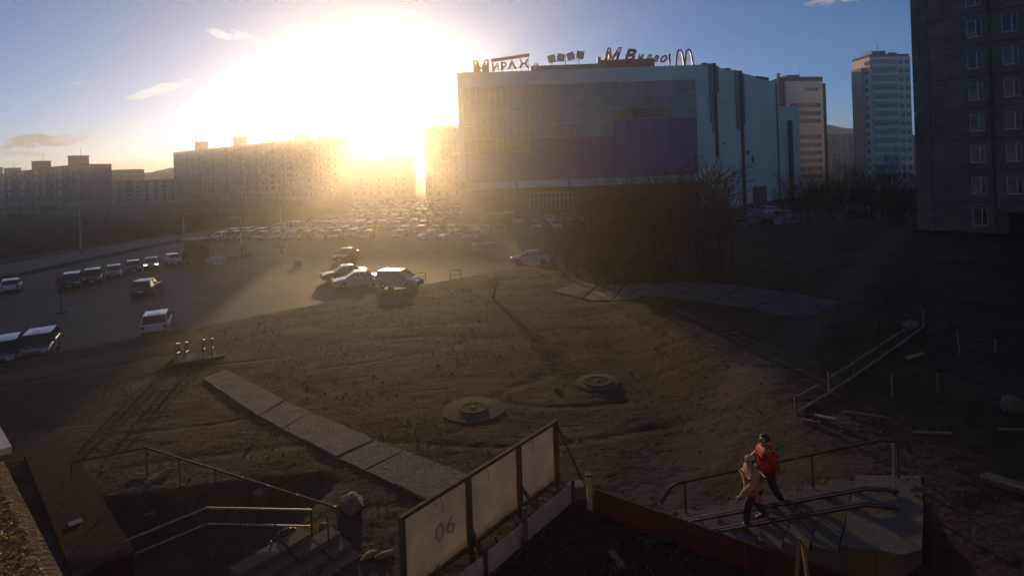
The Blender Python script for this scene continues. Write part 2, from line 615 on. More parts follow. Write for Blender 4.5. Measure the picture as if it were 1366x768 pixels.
def hill(name, pts, depth):
    mb = MB()
    prof = []
    N = 60
    for i in range(N + 1):
        f = i / N * (len(pts) - 1)
        k = min(int(f), len(pts) - 2)
        t = f - k
        a, b = pts[k], pts[k + 1]
        px = a[0] + (b[0] - a[0]) * t
        py = a[1] + (b[1] - a[1]) * ss(0, 1, t)
        p = aty(px, py, a[2] + (b[2] - a[2]) * t)
        p.z += 2.0 * noise.noise((p.x * .05, p.y * .05, 0)) + 1.0 * noise.noise((p.x * .3, p.y * .3, 4))
        prof.append(p)
    for p in prof:
        mb.v += [(p.x * .8, p.y * .8, -1.2), (p.x * .9, p.y * .9, p.z * .6), tuple(p), (p.x * 1.12, p.y * 1.12 + depth, p.z * .7), (p.x * 1.3, p.y * 1.3 + depth * 2, -1.2)]
    for i in range(N):
        for k in range(4):
            mb.f.append((i * 5 + k, i * 5 + 5 + k, i * 5 + 6 + k, i * 5 + 1 + k))
    mb.m = [0] * len(mb.f)
    tag(mb.build(name, M['hill'], smooth=3.0), kind='structure')


hill('hill', [(-200, 240, 560), (60, 236, 540), (150, 232, 520), (185, 231, 520), (235, 224, 520), (330, 222, 520), (460, 224, 540), (560, 232, 560)], 60)
hill('hill', [(940, 205, 560), (1040, 180, 540), (1100, 166, 520), (1135, 172, 520), (1180, 178, 520), (1300, 186, 520), (1500, 195, 520)], 60)


# ------------------------------------------------------------------ apartment blocks
def win_mesh(w, h, d=.10, glass='glass', frame='white', mull=1):
    mb = MB()
    t = .09
    mb.bx(-w / 2, w / 2, -d, .02, -h / 2, -h / 2 + t, 1)
    mb.bx(-w / 2, w / 2, -d, .02, h / 2 - t, h / 2, 1)
    mb.bx(-w / 2, -w / 2 + t, -d, .02, -h / 2 + t, h / 2 - t, 1)
    mb.bx(w / 2 - t, w / 2, -d, .02, -h / 2 + t, h / 2 - t, 1)
    for k in range(mull):
        x = -w / 2 + w * (k + 1) / (mull + 1) + (.12 if mull == 1 else 0)
        mb.bx(x - .04, x + .04, -d * .9, .02, -h / 2 + t, h / 2 - t, 1)
    mb.bx(-w / 2 + t * .9, w / 2 - t * .9, -d * .45, .01, -h / 2 + t * .9, h / 2 - t * .9, 0)
    return mb.mesh('window', [M[glass], M[frame]])


WIN = win_mesh(1.5, 1.45, frame='kerb')
WINC = win_mesh(1.5, 1.45, glass='glass', frame='panelA')
BALC = None


def balcony_mesh(w, mats=('panelA', 'glass', 'panelA')):
    mb = MB()
    mb.bx(-w / 2, w / 2, -1.1, 0, -1.15, -1.0, 0)
    mb.bx(-w / 2, w / 2, -1.12, -1.04, -1.0, 0, 2)
    mb.bx(-w / 2, -w / 2 + .06, -1.04, 0, -1.0, 0, 2)
    mb.bx(w / 2 - .06, w / 2, -1.04, 0, -1.0, 0, 2)
    mb.bx(-w / 2 + .05, w / 2 - .05, -1.08, -1.02, 0, 1.25, 1)
    for k in range(4):
        x = -w / 2 + .04 + (w - .08) * k / 3
        mb.bx(x - .03, x + .03, -1.1, -1.0, 0, 1.25, 2)
    return mb.mesh('balcony', [M[m] for m in mats])


BALC = balcony_mesh(3.0)
BALC2 = balcony_mesh(3.0, ('panelA', 'glass', 'panelA'))


def block(name, label, p0, p1, depth, zb, zt, floors, bay, wallm, rng, housings=(), steps=1, drop=0.0, balc_every=4):
    """panel block; local x from p0 to p1 along the facade, facade looks towards local -y"""
    p0, p1 = Vector(p0), Vector(p1)
    d = p1 - p0
    L = d.length
    t = thing(name, label, 'building', (p0.x, p0.y, zb), math.atan2(d.y, d.x))
    H = zt - zb
    fh = (H - 1.6) / floors
    seg = L / steps
    for s in range(steps):
        dz = -drop * (steps - 1 - s)
        mb = MB()
        mb.bx(s * seg, (s + 1) * seg - .02, 0, depth, 0, H + dz)
        mb.build('wall', M[wallm], t)
        mb = MB()
        mb.bx(s * seg - .15, (s + 1) * seg + .13, -.18, depth + .15, H + dz, H + dz + .3)
        mb.build('roof', M['darkmetal'], t)
        nb = int(seg / bay)
        for f in range(floors):
            zc = 1.5 + fh * f + fh * .5 + dz * .9
            for b in range(nb):
                x = s * seg + (b + .5) * seg / nb
                if b % balc_every == 1 and f > 0:
                    link('balcony', rng.choice((BALC, BALC2)), t, (x, -.003, zc - .1))
                else:
                    link('window', WINC if rng.random() < .35 else WIN, t, (x, -.02, zc))
        # storey joints
        for f in range(1, floors + 1):
            z = 1.3 + fh * f + dz * .9
            MB().bx(s * seg + .05, (s + 1) * seg - .07, -.025, .02, z - .05, z + .05).build('storey_joint', M['kerb'], t)
    for (f, w, h) in housings:
        x = f * L
        s = min(int(f * steps), steps - 1)
        zt0 = H - drop * (steps - 1 - s) + .3
        hs = MB()
        hs.bx(x - w / 2, x + w / 2, depth * .2, depth * .75, zt0, zt0 + h)
        hs.bx(x - w / 2 - .2, x + w / 2 + .2, depth * .2 - .2, depth * .75 + .2, zt0 + h, zt0 + h + .25)
        hs.build('lift_housing', M[wallm], t)
        an = MB()
        an.tube([(x + w * .3, depth * .5, zt0 + h + .2), (x + w * .3, depth * .5, zt0 + h + 3.2)], .05, 4)
        an.bar((x + w * .3 - .6, depth * .5, zt0 + h + 2.6), (x + w * .3 + .6, depth * .5, zt0 + h + 2.6), .04, .04)
        an.build('antenna', M['darkmetal'], t)
    return t


rng = random.Random(11)
pr = aty(110, 220, 200)
pl_ = aty(-60, 247, 285)
blk = block('apartment_block', 'long grey panel block with stepped roof at the left edge', (pl_.x, 285), (pr.x, 200), 9, -1.0, pr.z, 6, 3.6, 'panelA', rng,
            housings=((.28, 5, 3.2), (.44, 4, 2.2), (.66, 5, 3.4), (.90, 5, 3.4)), steps=4, drop=.5)
# end wall windows
e0 = Vector((pl_.x, 285)); e1 = Vector((pr.x, 200))
pr = aty(450, 183, 266)
pl_ = aty(231, 204, 364)
block('apartment_block', 'tall pale panel block left of the sun with two lift housings', (pl_.x, 364), (pr.x, 266), 9, -1.0, aty(231, 204, 364).z, 9, 3.9, 'panelB', rng,
      housings=((.17, 7, 5.0), (.44, 7, 5.0), (.80, 6, 3.0)), steps=1)
pr = aty(690, 170, 214)
pl_ = aty(565, 171, 228)
block('apartment_block', 'tall panel block right of the sun partly behind the mall', (pl_.x, 228), (pr.x, 214), 13, -1.0, aty(600, 168, 224).z, 9, 3.9, 'panelB', rng, steps=1)
pr = aty(540, 222, 262)
pl_ = aty(468, 222, 272)
block('shading_block', 'lower panel block added below the sun to shade the lot', (pl_.x, 272), (pr.x, 268), 12, -1.0, 19.0, 6, 4.0, 'panelB', rng)  # invented block inside the glare, its height picked to shade the lot
pl_, pr = aty(152, 236, 300), aty(236, 243, 320)
block('distant_house', 'small pale house on the slope between two panel blocks at left', (pl_.x, 300), (pr.x, 320), 12, -1.0, aty(190, 241, 310).z, 5, 4.2, 'cream', rng, balc_every=99)
pl_, pr = aty(140, 228, 360), aty(176, 226, 360)
block('distant_block', 'dark distant block just behind the left panel block', (pl_.x, 360), (pr.x, 360), 12, -1.0, aty(160, 227, 360).z, 7, 4.2, 'panelD', rng, balc_every=99)

# towers to the right of the mall
pl_, pr = aty(1048, 110, 211), aty(1098, 110, 214)
TA = thing('tower_block', 'dark topped slab tower just right of the mall', 'building', (pl_.x, 211, -1), math.atan2(3, pr.x - pl_.x))
W = pr.x - pl_.x
HT = aty(1070, 108, 212).z + 1
MB().bx(0, W, 0, 10, 0, HT).build('wall', M['mallwhite'], TA)
MB().bx(-2.4, -.02, .6, 3.6, 0, HT + 1.2).build('stair_tower', M['darkbrick'], TA)
MB().bx(W + .02, W + 1.0, -.4, 9, 0, HT - 1.0).build('side_fin', M['darkbrick'], TA)
MB().bx(.0, W + .2, .1, 9.8, HT + .002, HT + 1.6).build('roof', M['darkbrick'], TA)
mb = MB(); mb.bx(4, 9, 4, 9, HT + 1.6, HT + 3.0); mb.tube([(10, 5, HT + 1.6), (10, 5, HT + 5)], .07, 4); mb.bx(-2.3, -1.5, 1, 2, HT + 1.2, HT + 3.2)
mb.build('roof_plant', M['darkmetal'], TA)
WWIDE = MB().bx(-W * .42, W * .42, -.12, .01, -.72, .72, 0).bx(-W * .43, W * .43, -.14, -.0, .72, .84, 1).bx(-W * .43, W * .43, -.14, 0, -.84, -.72, 1)
for k in range(7):
    x = -W * .42 + W * .84 * k / 6
    WWIDE.bx(x - .05, x + .05, -.16, 0, -.72, .72, 1)
WWm = WWIDE.mesh('window_band', [M['glass'], M['white']])
WHALF = win_mesh(5.6, 1.4, mull=4)
for f in range(14):
    z = HT - 3.2 - f * 3.0
    if z < 2:
        break
    if f in (0,):
        link('window', WHALF, TA, (W * .68, -.02, z))
    elif f in (1, 5):
        MB().bx(.4, W - .4, -.06, .01, z - .9, z + .7).build('spandrel', M['mallwhite'], TA)
    else:
        link('window_band', WWm, TA, (W * .5, -.01, z))
    MB().bx(.1, W - .1, -.20, .02, z - 1.75, z - 1.2).build('storey_ledge', M['mallwhite'], TA)

pl_, pr = aty(1160, 80, 188), aty(1214, 80, 189)
dv = Vector((pr.x - pl_.x, 1.0))
TB = thing('tower_block', 'tall glazed tower with a sunlit pale side beside the dark block', 'building', (pl_.x, 188, -1), math.atan2(dv.y, dv.x))
W = dv.length
HT = aty(1185, 77, 190).z + 1
MB().bx(0, W, 0, 9, 0, HT).build('wall', M['mallside'], TB)
MB().bx(-.9, -.02, 3, 8, 0, HT - 3).build('side_wing', M['cream'], TB)
MB().bx(.2, W - .2, .2, 8.8, HT + .002, HT + .9).build('roof', M['brick'], TB)
mb = MB(); mb.bx(3, 8, 3, 7, HT + .9, HT + 2.6); mb.bx(9, 12, 3, 7, HT + .9, HT + 2.0); mb.tube([(6, 4, HT + 2.6), (6, 4, HT + 5.2)], .08, 4)
mb.build('roof_plant', M['darkmetal'], TB)
wb = MB()
wb.bx(-W * .30, W * .30, -.5, 0, -.15, 1.25, 0).bx(-W * .31, W * .31, -.55, 0, -1.25, -.15, 1)
for k in range(8):
    x = -W * .30 + W * .60 * k / 7
    wb.bx(x - .05, x + .05, -.54, 0, -.15, 1.25, 1)
WB2 = wb.mesh('glazed_loggia', [M['curtain'], M['mallwhite']])
ws = win_mesh(1.6, 1.5)
for f in range(15):
    z = HT - 2.2 - f * 2.95
    if z < 2:
        break
    link('glazed_loggia', WB2, TB, (W * .34, -.01, z))
    link('window', ws, TB, (W * .76, -.02, z + .4))
    link('window', ws, TB, (W * .92, -.02, z + .4))
    w_ = link('window', ws, TB, (-.02, 1.6, z + .3))
    w_.rotation_euler.z = R(-90)
    MB().bx(.1, W - .1, -.06, .02, z - 1.42, z - 1.34).build('storey_joint', M['kerb'], TB)

pl_, pr = aty(1098, 178, 300), aty(1142, 178, 300)
block('distant_block', 'low distant block between the two towers', (pl_.x, 300), (pr.x, 300), 12, -1.0, aty(1120, 180, 300).z, 9, 3.6, 'panelB', rng, balc_every=2)
pl_, pr = aty(1206, 190, 280), aty(1240, 190, 280)
block('distant_block', 'sliver of a distant block between glazed tower and dark block', (pl_.x, 280), (pr.x, 280), 12, -1.0, aty(1215, 182, 280).z, 8, 3.6, 'panelB', rng, balc_every=99)

# ------------------------------------------------------------------ the dark block at right
BA = R(-50)
BZ = 2.85
RB = thing('apartment_block', 'dark weathered panel block filling the right edge', 'building', (36.6, 51.0, BZ), BA)
FH = 2.65
BL, BD = 18.0, 12.0
cols = [(0, 1.25, None), (1.25, 5.5, 4.45), (5.5, 9.2, 6.75), (9.2, 13.6, 11.4), (13.6, 18.0, 15.8)]
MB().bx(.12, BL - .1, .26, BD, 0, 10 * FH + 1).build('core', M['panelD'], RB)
MB().bx(0, BL, -.04, .25, -.8, .12).build('plinth', M['kerb'], RB)
MB().bx(-.15, BL + .15, -.2, BD + .2, 10 * FH + 1.0, 10 * FH + 1.3).build('roof', M['darkmetal'], RB)
ww, wh = 1.02, 1.5


def panel_hole(x0, x1, z0, z1, wx, wz):
    mb = MB()
    if wx is None:
        return mb.bx(x0, x1, 0, .25, z0, z1)
    a, b, c, d = wx - ww / 2, wx + ww / 2, wz - wh / 2, wz + wh / 2
    mb.bx(x0, a, 0, .25, z0, z1)
    mb.bx(b, x1, 0, .25, z0, z1)
    mb.bx(a, b, 0, .25, z0, c)
    mb.bx(a, b, 0, .25, d, z1)
    return mb


for f in range(10):
    z0 = .12 + f * FH
    for (x0, x1, wx) in cols:
        wz = z0 + 1.42
        door = (f == 0 and wx == 6.75)
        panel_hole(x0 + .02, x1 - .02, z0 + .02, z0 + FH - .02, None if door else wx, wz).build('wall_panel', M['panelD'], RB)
        if wx and not door:
            w = thing('window', None, None)
            w.parent = RB
            w.location = (wx, .1, wz)
            fr = MB()
            t = .07
            fr.bx(-ww / 2, ww / 2, 0, .06, -wh / 2, -wh / 2 + t).bx(-ww / 2, ww / 2, 0, .06, wh / 2 - t, wh / 2)
            fr.bx(-ww / 2, -ww / 2 + t, 0, .06, -wh / 2 + t, wh / 2 - t).bx(ww / 2 - t, ww / 2, 0, .06, -wh / 2 + t, wh / 2 - t)
            fr.bx(.10, .17, 0, .06, -wh / 2 + t, wh / 2 - t)
            fr.build('frame', M['white'], w)
            MB().bx(-ww / 2 + t, .10, .02, .04, -wh / 2 + t, wh / 2 - t).build('pane', M['curtain' if (f * 7 + int(wx)) % 3 else 'glass'], w)
            MB().bx(.17, ww / 2 - t, .025, .045, -wh / 2 + t, wh / 2 - t).build('pane', M['glass'], w)
            MB().bx(-ww / 2 - .05, ww / 2 + .05, -.16, 0, -wh / 2 - .05, -wh / 2 - .005).build('sill', M['steel'], w)
MB().bx(5.9, 8.6, -1.6, -.01, 2.05, 2.22).build('porch_roof', M['kerb'], RB)
MB().bx(6.3, 7.5, -.06, -.01, .1, 1.95).build('door', M['plastic'], RB)
MB().bx(8.3, 8.5, -1.5, -1.3, -.8, 2.04).build('porch_post', M['kerb'], RB)
MB().bx(1.5, 1.95, -.03, -.004, 1.75, 1.95).build('number_plate', M['steel'], RB)
MB().tube([(5.5, -.08, 0), (5.5, -.08, 10 * FH + .9)], .06, 6).build('downpipe', M['darkmetal'], RB)

# ------------------------------------------------------------------ the mall
MY = 127.0
mp = MY / FP


def mx_(px):
    return (px - PX) * mp


X0, X1, X2, X3, X4 = mx_(614), mx_(716), mx_(820), mx_(932), mx_(945)
ZT, ZP, ZS = 32.3, 29.0, (14.4, 17.2, 20.8)
mall = thing('shopping_mall', 'large glazed shopping mall with violet panels and rooftop signs', 'building', (0, MY, LOTZ))
B0 = -LOTZ
CY2 = 31.0                                             # local y of the far end of the receding side
XR = X4 + 31.0
out_poly = [(X0, .5), (X4 - .4, .5), (XR - .4, CY2 - .6), (XR - .4, 62), (X0, 62)]
MB().extr(out_poly, .0, ZT + B0 - .8, lambda u, v, t: (u, v, t)).build('core', M['mallbase'], mall)
# frame of pale cladding: parapet, left strip, right strip
MB().bx(X0, X4, 0, .5, ZP + B0, ZT + B0).build('parapet', M['mallwhite'], mall)
MB().bx(X0, X0 + 1.2, .003, .5, 7.7 + B0, ZP + B0).build('corner_strip', M['mallwhite'], mall)
MB().bx(X3, X4, .003, .5, 0, ZP + B0).build('corner_strip', M['mallwhite'], mall)
# side cladding panels along the receding wall
sd = Vector((XR - X4, CY2))
SL = sd.length
sroot_ang = math.atan2(sd.y, sd.x)
NS = 6
for k in range(NS):
    for j in range(4):
        a, b = SL * k / NS + .03, SL * (k + 1) / NS - .03
        z0, z1 = (ZT + B0) * j / 4 + .03, (ZT + B0) * (j + 1) / 4 - .03
        if j == 3:
            z1 -= .35 * (k >= 4)
        o = MB().bx(a, b, -.12, .3, z0, z1).build('cladding_panel', M['mallside'], mall, (X4, 0, 0), sroot_ang)


def duct(s, z0, z1, w, d=.7, m='steel', name='duct'):
    mb = MB()
    mb.bx(s - w / 2, s + w / 2, -d - .12, -.14, z0, z1)
    z = z0 + 1
    while z < z1:
        mb.bx(s - w / 2 - .05, s + w / 2 + .05, -d - .17, -.13, z, z + .12)
        z += 2.4
    mb.build(name, M[m], mall, (X4, 0, 0), sroot_ang)


ZTB = ZT + B0
duct(1.6, ZTB - 13, ZTB + .3, .38, .4)
duct(2.7, ZTB - 15.5, ZTB + .5, .40, .4)
duct(4.0, 12, ZTB + .7, .62, .55, 'darkmetal')
duct(5.6, ZTB - 6, ZTB + .2, .4, .4)
duct(15.6, ZTB - 14, ZTB + .3, .42, .4)
duct(16.9, ZTB - 14.5, ZTB + .3, .42, .4)
duct(18.3, 0, ZTB + .4, .75, .55, 'darkmetal')
duct(20.0, ZTB - 13, ZTB - .5, .4, .4)
for (s, z, w, h) in ((24.5, 10.5, .9, 1.6), (8, 15, .4, .5), (10, 8.5, .6, .4), (22, 9, .6, .3), (21.4, 12.5, 1.2, 1.0)):
    MB().bx(s - w / 2, s + w / 2, -.34, -.13, z, z + h).build('vent', M['darkmetal'], mall, (X4, 0, 0), sroot_ang)
mb = MB()
for s in range(1, 38, 3):
    mb.bx(s, s + rng.uniform(.6, 2.2), .4, 1.4, ZTB - .4, ZTB + rng.uniform(.2, .9))
mb.build('roof_plant', M['darkmetal'], mall, (X4, 0, 0), sroot_ang)
MB().bx(24, 33, -.25, -.13, 0, 4.2).build('loading_gate', M['darkmetal'], mall, (X4, 0, 0), sroot_ang)
# lower annex beyond
an = aty(1062, 136, 150)
MB().bx(XR + .02, XR + 6.3, CY2 + 1, 60, 0, 25.5 + B0).build('annex', M['mallside'], mall)
MB().bx(XR + 3.0, XR + 4.0, CY2 + .2, CY2 + .98, 1, 22).build('duct', M['darkmetal'], mall)
# glazing
PITCH = (X3 - X0 - 1.2) / 36
ROWH = 2.95
rng = random.Random(21)
pane_me = MB().bx(-PITCH / 2 + .06, PITCH / 2 - .06, -.02, .02, -ROWH / 2 + .06, ROWH / 2 - .06).mesh('pane', M['mallglass'])
bot = [ZS[0] if i < 12 else ZS[1] if i < 24 else ZS[2] for i in range(36)]
for i in range(36):
    x = X0 + 1.2 + (i + .5) * PITCH
    z = ZP
    while z > bot[i] + .3:
        h = min(ROWH, z - bot[i])
        o = link('pane', pane_me, mall, (x, .22, z - h / 2 + B0))
        o.scale.z = h / ROWH
        o.rotation_euler = (rng.uniform(-.012, .012), 0, rng.uniform(-.012, .012))
        z -= ROWH
for i in range(37):
    x = X0 + 1.2 + i * PITCH
    b = min(bot[min(i, 35)], bot[max(i - 1, 0)])
    MB().bx(x - .055, x + .055, .08, .45, b + B0, ZP + B0).build('mullion', M['mullion'], mall)
z = ZP - ROWH
while z > ZS[0] + .5:
    xe = X3 if z > ZS[2] else X2 if z > ZS[1] else X1
    MB().bx(X0 + 1.2, xe, .07, .40, z - .1 + B0, z + .1 + B0).build('transom', M['mullion'], mall)
    z -= ROWH
# violet cladding in three steps with pale cap strips
for (a, b, zt) in ((X0 + 1.2, X1, ZS[0]), (X1, X2, ZS[1]), (X2, X3, ZS[2])):
    n = 6
    zz = 7.7
    rows = 4
    for k in range(n):
        for j in range(rows):
            w = (b - a) / n
            h = (zt - .25 - zz) / rows
            MB().bx(a + k * w + .04, a + (k + 1) * w - .04, .05, .3, zz + j * h + .03 + B0, zz + (j + 1) * h - .03 + B0).build('violet_panel', M['violet'], mall)
    MB().bx(a, b, .0, .35, zt - .24 + B0, zt + B0).build('cap_strip', M['mullion'], mall)
# pale fascia band with lettering
for (a, b) in ((622, 688), (690, 757), (759, 830), (832, 932)):
    MB().bx(mx_(a), mx_(b), -.5, .3, 5.9 + B0, 7.55 + B0).build('fascia', M['mallwhite'], mall)


def text_mesh(s, size, depth, shear=0.0, bold=0.0):
    cu = bpy.data.curves.new('t', 'FONT')
    cu.body = s
    cu.size = size
    cu.extrude = depth / 2
    cu.shear = shear
    cu.offset = bold
    cu.align_x = 'LEFT'
    cu.resolution_u = 4
    o = bpy.data.objects.new('t', cu)
    col.objects.link(o)
    dg = bpy.context.evaluated_depsgraph_get()
    me = bpy.data.meshes.new_from_object(o.evaluated_get(dg))
    bpy.data.objects.remove(o)
    return me


def letter(s, size, depth, m, parent, loc, shear=0.0, bold=0.0, width=None, height=None, name='letter'):
    me = text_mesh(s, size, depth, shear, bold)
    me.materials.clear()
    me.materials.append(m)
    xs = [v.co.x for v in me.vertices]
    ys = [v.co.y for v in me.vertices]
    sx = (width / (max(xs) - min(xs))) if width else 1
    sy = (height / (max(ys) - min(ys))) if height else 1
    x0, y0 = min(xs), min(ys)
    for v in me.vertices:
        v.co.x = (v.co.x - x0) * sx
        v.co.y = (v.co.y - y0) * sy
    o = link(name, me, parent, loc)
    o.rotation_euler.x = R(90)
    return o


xx = mx_(788)
for ch in 'CITY CENTER':
    if ch != ' ':
        letter(ch, 1.3, .12, M['white'], mall, (xx, -.58, 6.15 + B0), width=1.0 if ch != 'I' else .3, height=1.15)
    xx += 1.3 if ch != 'I' else .65
# ground floor: entrance and shop windows
MB().bx(X0 + 1.5, X3, .12, .4, 0, 5.85 + B0).build('ground_floor_wall', M['mallbase'], mall)
ent = thing('entrance', None, None)
ent.parent = mall
ent.location = (mx_(706), -.02, 1.3 + B0)
EW = mx_(762) - mx_(706)
MB().bx(0, EW, .0, .1, 0, 3.2).build('pane', M['mallglass'], ent)
fr = MB()
for k in range(11):
    fr.bx(EW * k / 10 - .09, EW * k / 10 + .09, -.12, 0, 0, 3.2)
fr.bx(-.1, EW + .1, -.2, 0, 3.2, 3.5)
fr.bx(-.1, EW + .1, -.14, 0, 1.9, 2.05)
fr.build('frame', M['cream'], ent)
for (a, b, z0, z1) in ((636, 657, 3.3, 3.9), (672, 690, 3.0, 4.4), (800, 812, 1.6, 4.0), (826, 838, 1.6, 4.0), (852, 864, 1.6, 4.0), (880, 893, 1.6, 4.0), (620, 632, 1.5, 3.6)):
    MB().bx(mx_(a), mx_(b), -.06, .1, z0 + B0, z1 + B0).build('shop_window', M['curtain'], mall)
MB().bx(mx_(645), mx_(684), -4.5, -4.0, 1.2, 1.6).build('canopy', M['white'], mall)
mb = MB()
for a in (646, 665, 683):
    mb.bx(mx_(a) - .1, mx_(a) + .1, -4.4, -4.2, 0, 1.2)
mb.build('canopy_post', M['steel'], mall)
# roof storey
MB().bx(mx_(714), mx_(806), 5, 14, ZTB - .8, ZTB + 2.0).build('roof_storey', M['tan'], mall)
MB().bx(mx_(808), mx_(882), 2.5, 3.6, ZTB - .8, ZTB + 2.3).build('roof_storey', M['orange'], mall)
MB().bx(mx_(806) - .3, mx_(806) + .5, 2.2, 3, ZTB - .8, ZTB + 3.0).build('roof_post', M['mullion'], mall)
MB().bx(mx_(620), mx_(636), 2, 6, ZTB - .8, ZTB + .5).build('roof_plant', M['tan'], mall)

# rooftop signs
RZ = LOTZ + ZTB
s1 = thing('rooftop_sign', 'backlit cinema sign of red capital letters under a red bar', 'sign', (mx_(636), MY + 1.0, RZ))
for (ch, a, b, h, z0) in (('М', 636, 657, 3.0, .3), ('И', 661, 670, 1.9, .55), ('Р', 673, 681, 1.9, .75), ('А', 682, 694, 1.9, .95), ('Ж', 697, 711, 2.0, 1.1)):
    letter(ch, 3, .35, M['signred'], s1, (mx_(a) - mx_(636), 0, z0 - .3), bold=.13, width=mx_(b) - mx_(a), height=h)
mb = MB()
mb.bar((mx_(660) - mx_(636), .1, 2.75), (mx_(712) - mx_(636), .1, 3.75), .35, .7)
mb.build('bar', M['signred'], s1)
mb = MB()
for a in (640, 652, 663, 675, 688, 700, 710):
    x = mx_(a) - mx_(636)
    mb.bar((x, .35, -.8), (x, .35, 2.4 + (a - 636) * .012), .1, .1)
mb.bar((.2, .38, .3), (mx_(711) - mx_(636), .38, 1.2), .1, .1)
mb.build('frame', M['darkmetal'], s1)
s2 = thing('rooftop_sign', 'small rooftop letter и right of the cinema sign', 'sign', (mx_(717), MY + 1.0, RZ + .3))
letter('и', 2, .25, M['signred'], s2, (0, 0, 0), bold=.03, width=1.1, height=1.6, shear=.2)
mb = MB(); mb.bar((.1, .3, -1), (.1, .3, 1.2), .08, .08); mb.bar((1.0, .3, -1), (1.0, .3, 1.2), .08, .08)
mb.bx(1.6, 4.2, .2, 1.4, -.9, .9)
mb.build('frame', M['darkmetal'], s2)

fl = thing('floodlight_rack', 'rack of four tilted square floodlight panels on the mall roof', 'floodlights', (mx_(738), MY + 6, RZ + 2.0))
mb = MB()
K = (MY + 6) / FP
for dx in (6, 24, 42):
    mb.tube([(dx * K, .3, -.1), (dx * K, .3, 2.4)], .09, 5)
mb.bar((2 * K, .3, 2.1), (49 * K, .3, 2.7), .1, .1)
mb.bar((3 * K, .3, .9), (47 * K, .3, 1.4), .1, .1)
mb.build('frame', M['darkmetal'], fl)
for k, (dx, a) in enumerate(((5.5, -14), (18, 12), (31, -18), (44, 10))):
    rot = Matrix.Rotation(R(a), 3, 'Y') @ Matrix.Rotation(R(10), 3, 'X')
    MB().box((dx * K, 0, 1.7 + k * .22), (1.75, .3, 1.75), 0, rot).box((dx * K, -.17, 1.7 + k * .22), (1.5, .05, 1.5), 1, rot).build('lamp_panel', [M['rust'], M['steel']], fl)

s3 = thing('rooftop_sign', 'dark slanted script electronics sign partly behind the orange roof storey', 'sign', (mx_(814), MY + 4.5, RZ + 1.5))
K = (MY + 4.5) / FP
letter('М', 4, .35, M['signred'], s3, (0, 0, .6), shear=.35, bold=.12, width=26 * K, height=3.4)
for (ch, a, b, h, z0) in (('в', 27, 45, 3.0, .55), ('и', 45, 55, 1.7, .55), ('д', 55, 66, 1.9, .2), ('е', 67, 75, 1.6, .3), ('о', 76, 86, 1.7, .1)):
    letter(ch, 3, .3, M['signdark'], s3, (a * K, 0, z0), shear=.45, bold=.10, width=(b - a) * K, height=h)
mb = MB()
for a in (6, 16, 34, 50, 62, 72, 82):
    mb.bar((a * K, .4, -1.4), (a * K, .4, 1.6), .1, .1)
mb.bar((2 * K, .42, .5), (84 * K, .42, .5), .1, .1)
mb.build('frame', M['darkmetal'], s3)

s4 = thing('rooftop_sign', 'tall rooftop sign of two rounded golden-arch shapes seen dark against the sky', 'sign', (mx_(908), MY + 1.5, RZ))
K = (MY + 1.5) / FP


def arch_pts(x0, x1, z0, z1):
    pts = []
    for i in range(15):
        t = i / 14 * 2 - 1
        pts.append(((x0 + x1) / 2 + (x1 - x0) / 2 * t, 0, z0 + (z1 - z0) * (1 - abs(t) ** 2.6)))
    return pts


for (a, b) in ((1, 12.3), (12.7, 24)):
    mb = MB()
    p = arch_pts(a * K, b * K, .25 if a < 5 else .25, 3.85)
    for i in range(14):
        w = .30 + .16 * abs((i - 6.5) / 7)
        mb.bar(p[i], p[i + 1], .35, w)
    mb.build('arch', M['signdark'], s4)
mb = MB()
for a in (5, 8, 16, 20):
    mb.bar((a * K, .4, -.9), (a * K, .4, 2.6), .07, .07)
mb.bar((1 * K, .4, 2.1), (27 * K, .4, 2.1), .06, .06)
mb.bar((1 * K, .4, 1.6), (27 * K, .4, 1.4), .06, .06)
mb.build('frame', M['darkmetal'], s4)
s5 = thing('rooftop_sign', 'dark exclamation mark sign on the mall roof beside the arches', 'sign', (mx_(903), MY + 3, RZ))
MB().bx(-.15, .25, -.2, .2, 1.0, 3.3).build('stroke', M['signdark'], s5)
MB().bx(-.15, .25, -.2, .2, .2, .65).build('dot', M['signdark'], s5)
MB().bx(-.02, .08, .2, .3, -.9, 3.0).build('post', M['darkmetal'], s5)

# ------------------------------------------------------------------ cars
WHEEL = None


def wheel_meshes(r):
    n = 16
    t = MB()
    ring = [(r, -.09), (r, .09), (r * .93, .105), (r * .62, .10), (r * .62, -.10), (r * .93, -.105)]
    for k in range(n):
        a = 2 * math.pi * k / n
        for (q, y) in ring:
            t.v.append((q * math.cos(a), y, q * math.sin(a)))
    m = len(ring)
    for k in range(n):
        for j in range(m):
            t.f.append((k * m + j, ((k + 1) % n) * m + j, ((k + 1) % n) * m + (j + 1) % m, k * m + (j + 1) % m))
    t.m = [0] * len(t.f)
    rim = MB()
    for k in range(5):
        a = 2 * math.pi * k / 5
        rim.bar((0, .085, 0), (r * .6 * math.cos(a), .085, r * .6 * math.sin(a)), .05, .07)
        rim.bar((0, -.085, 0), (r * .6 * math.cos(a), -.085, r * .6 * math.sin(a)), .05, .07)
    rim.tube([(0, -.06, 0), (0, .06, 0)], r * .60, 14)
    return t.mesh('tyre', M['tyre'], .7), rim.mesh('rim', M['rim'])


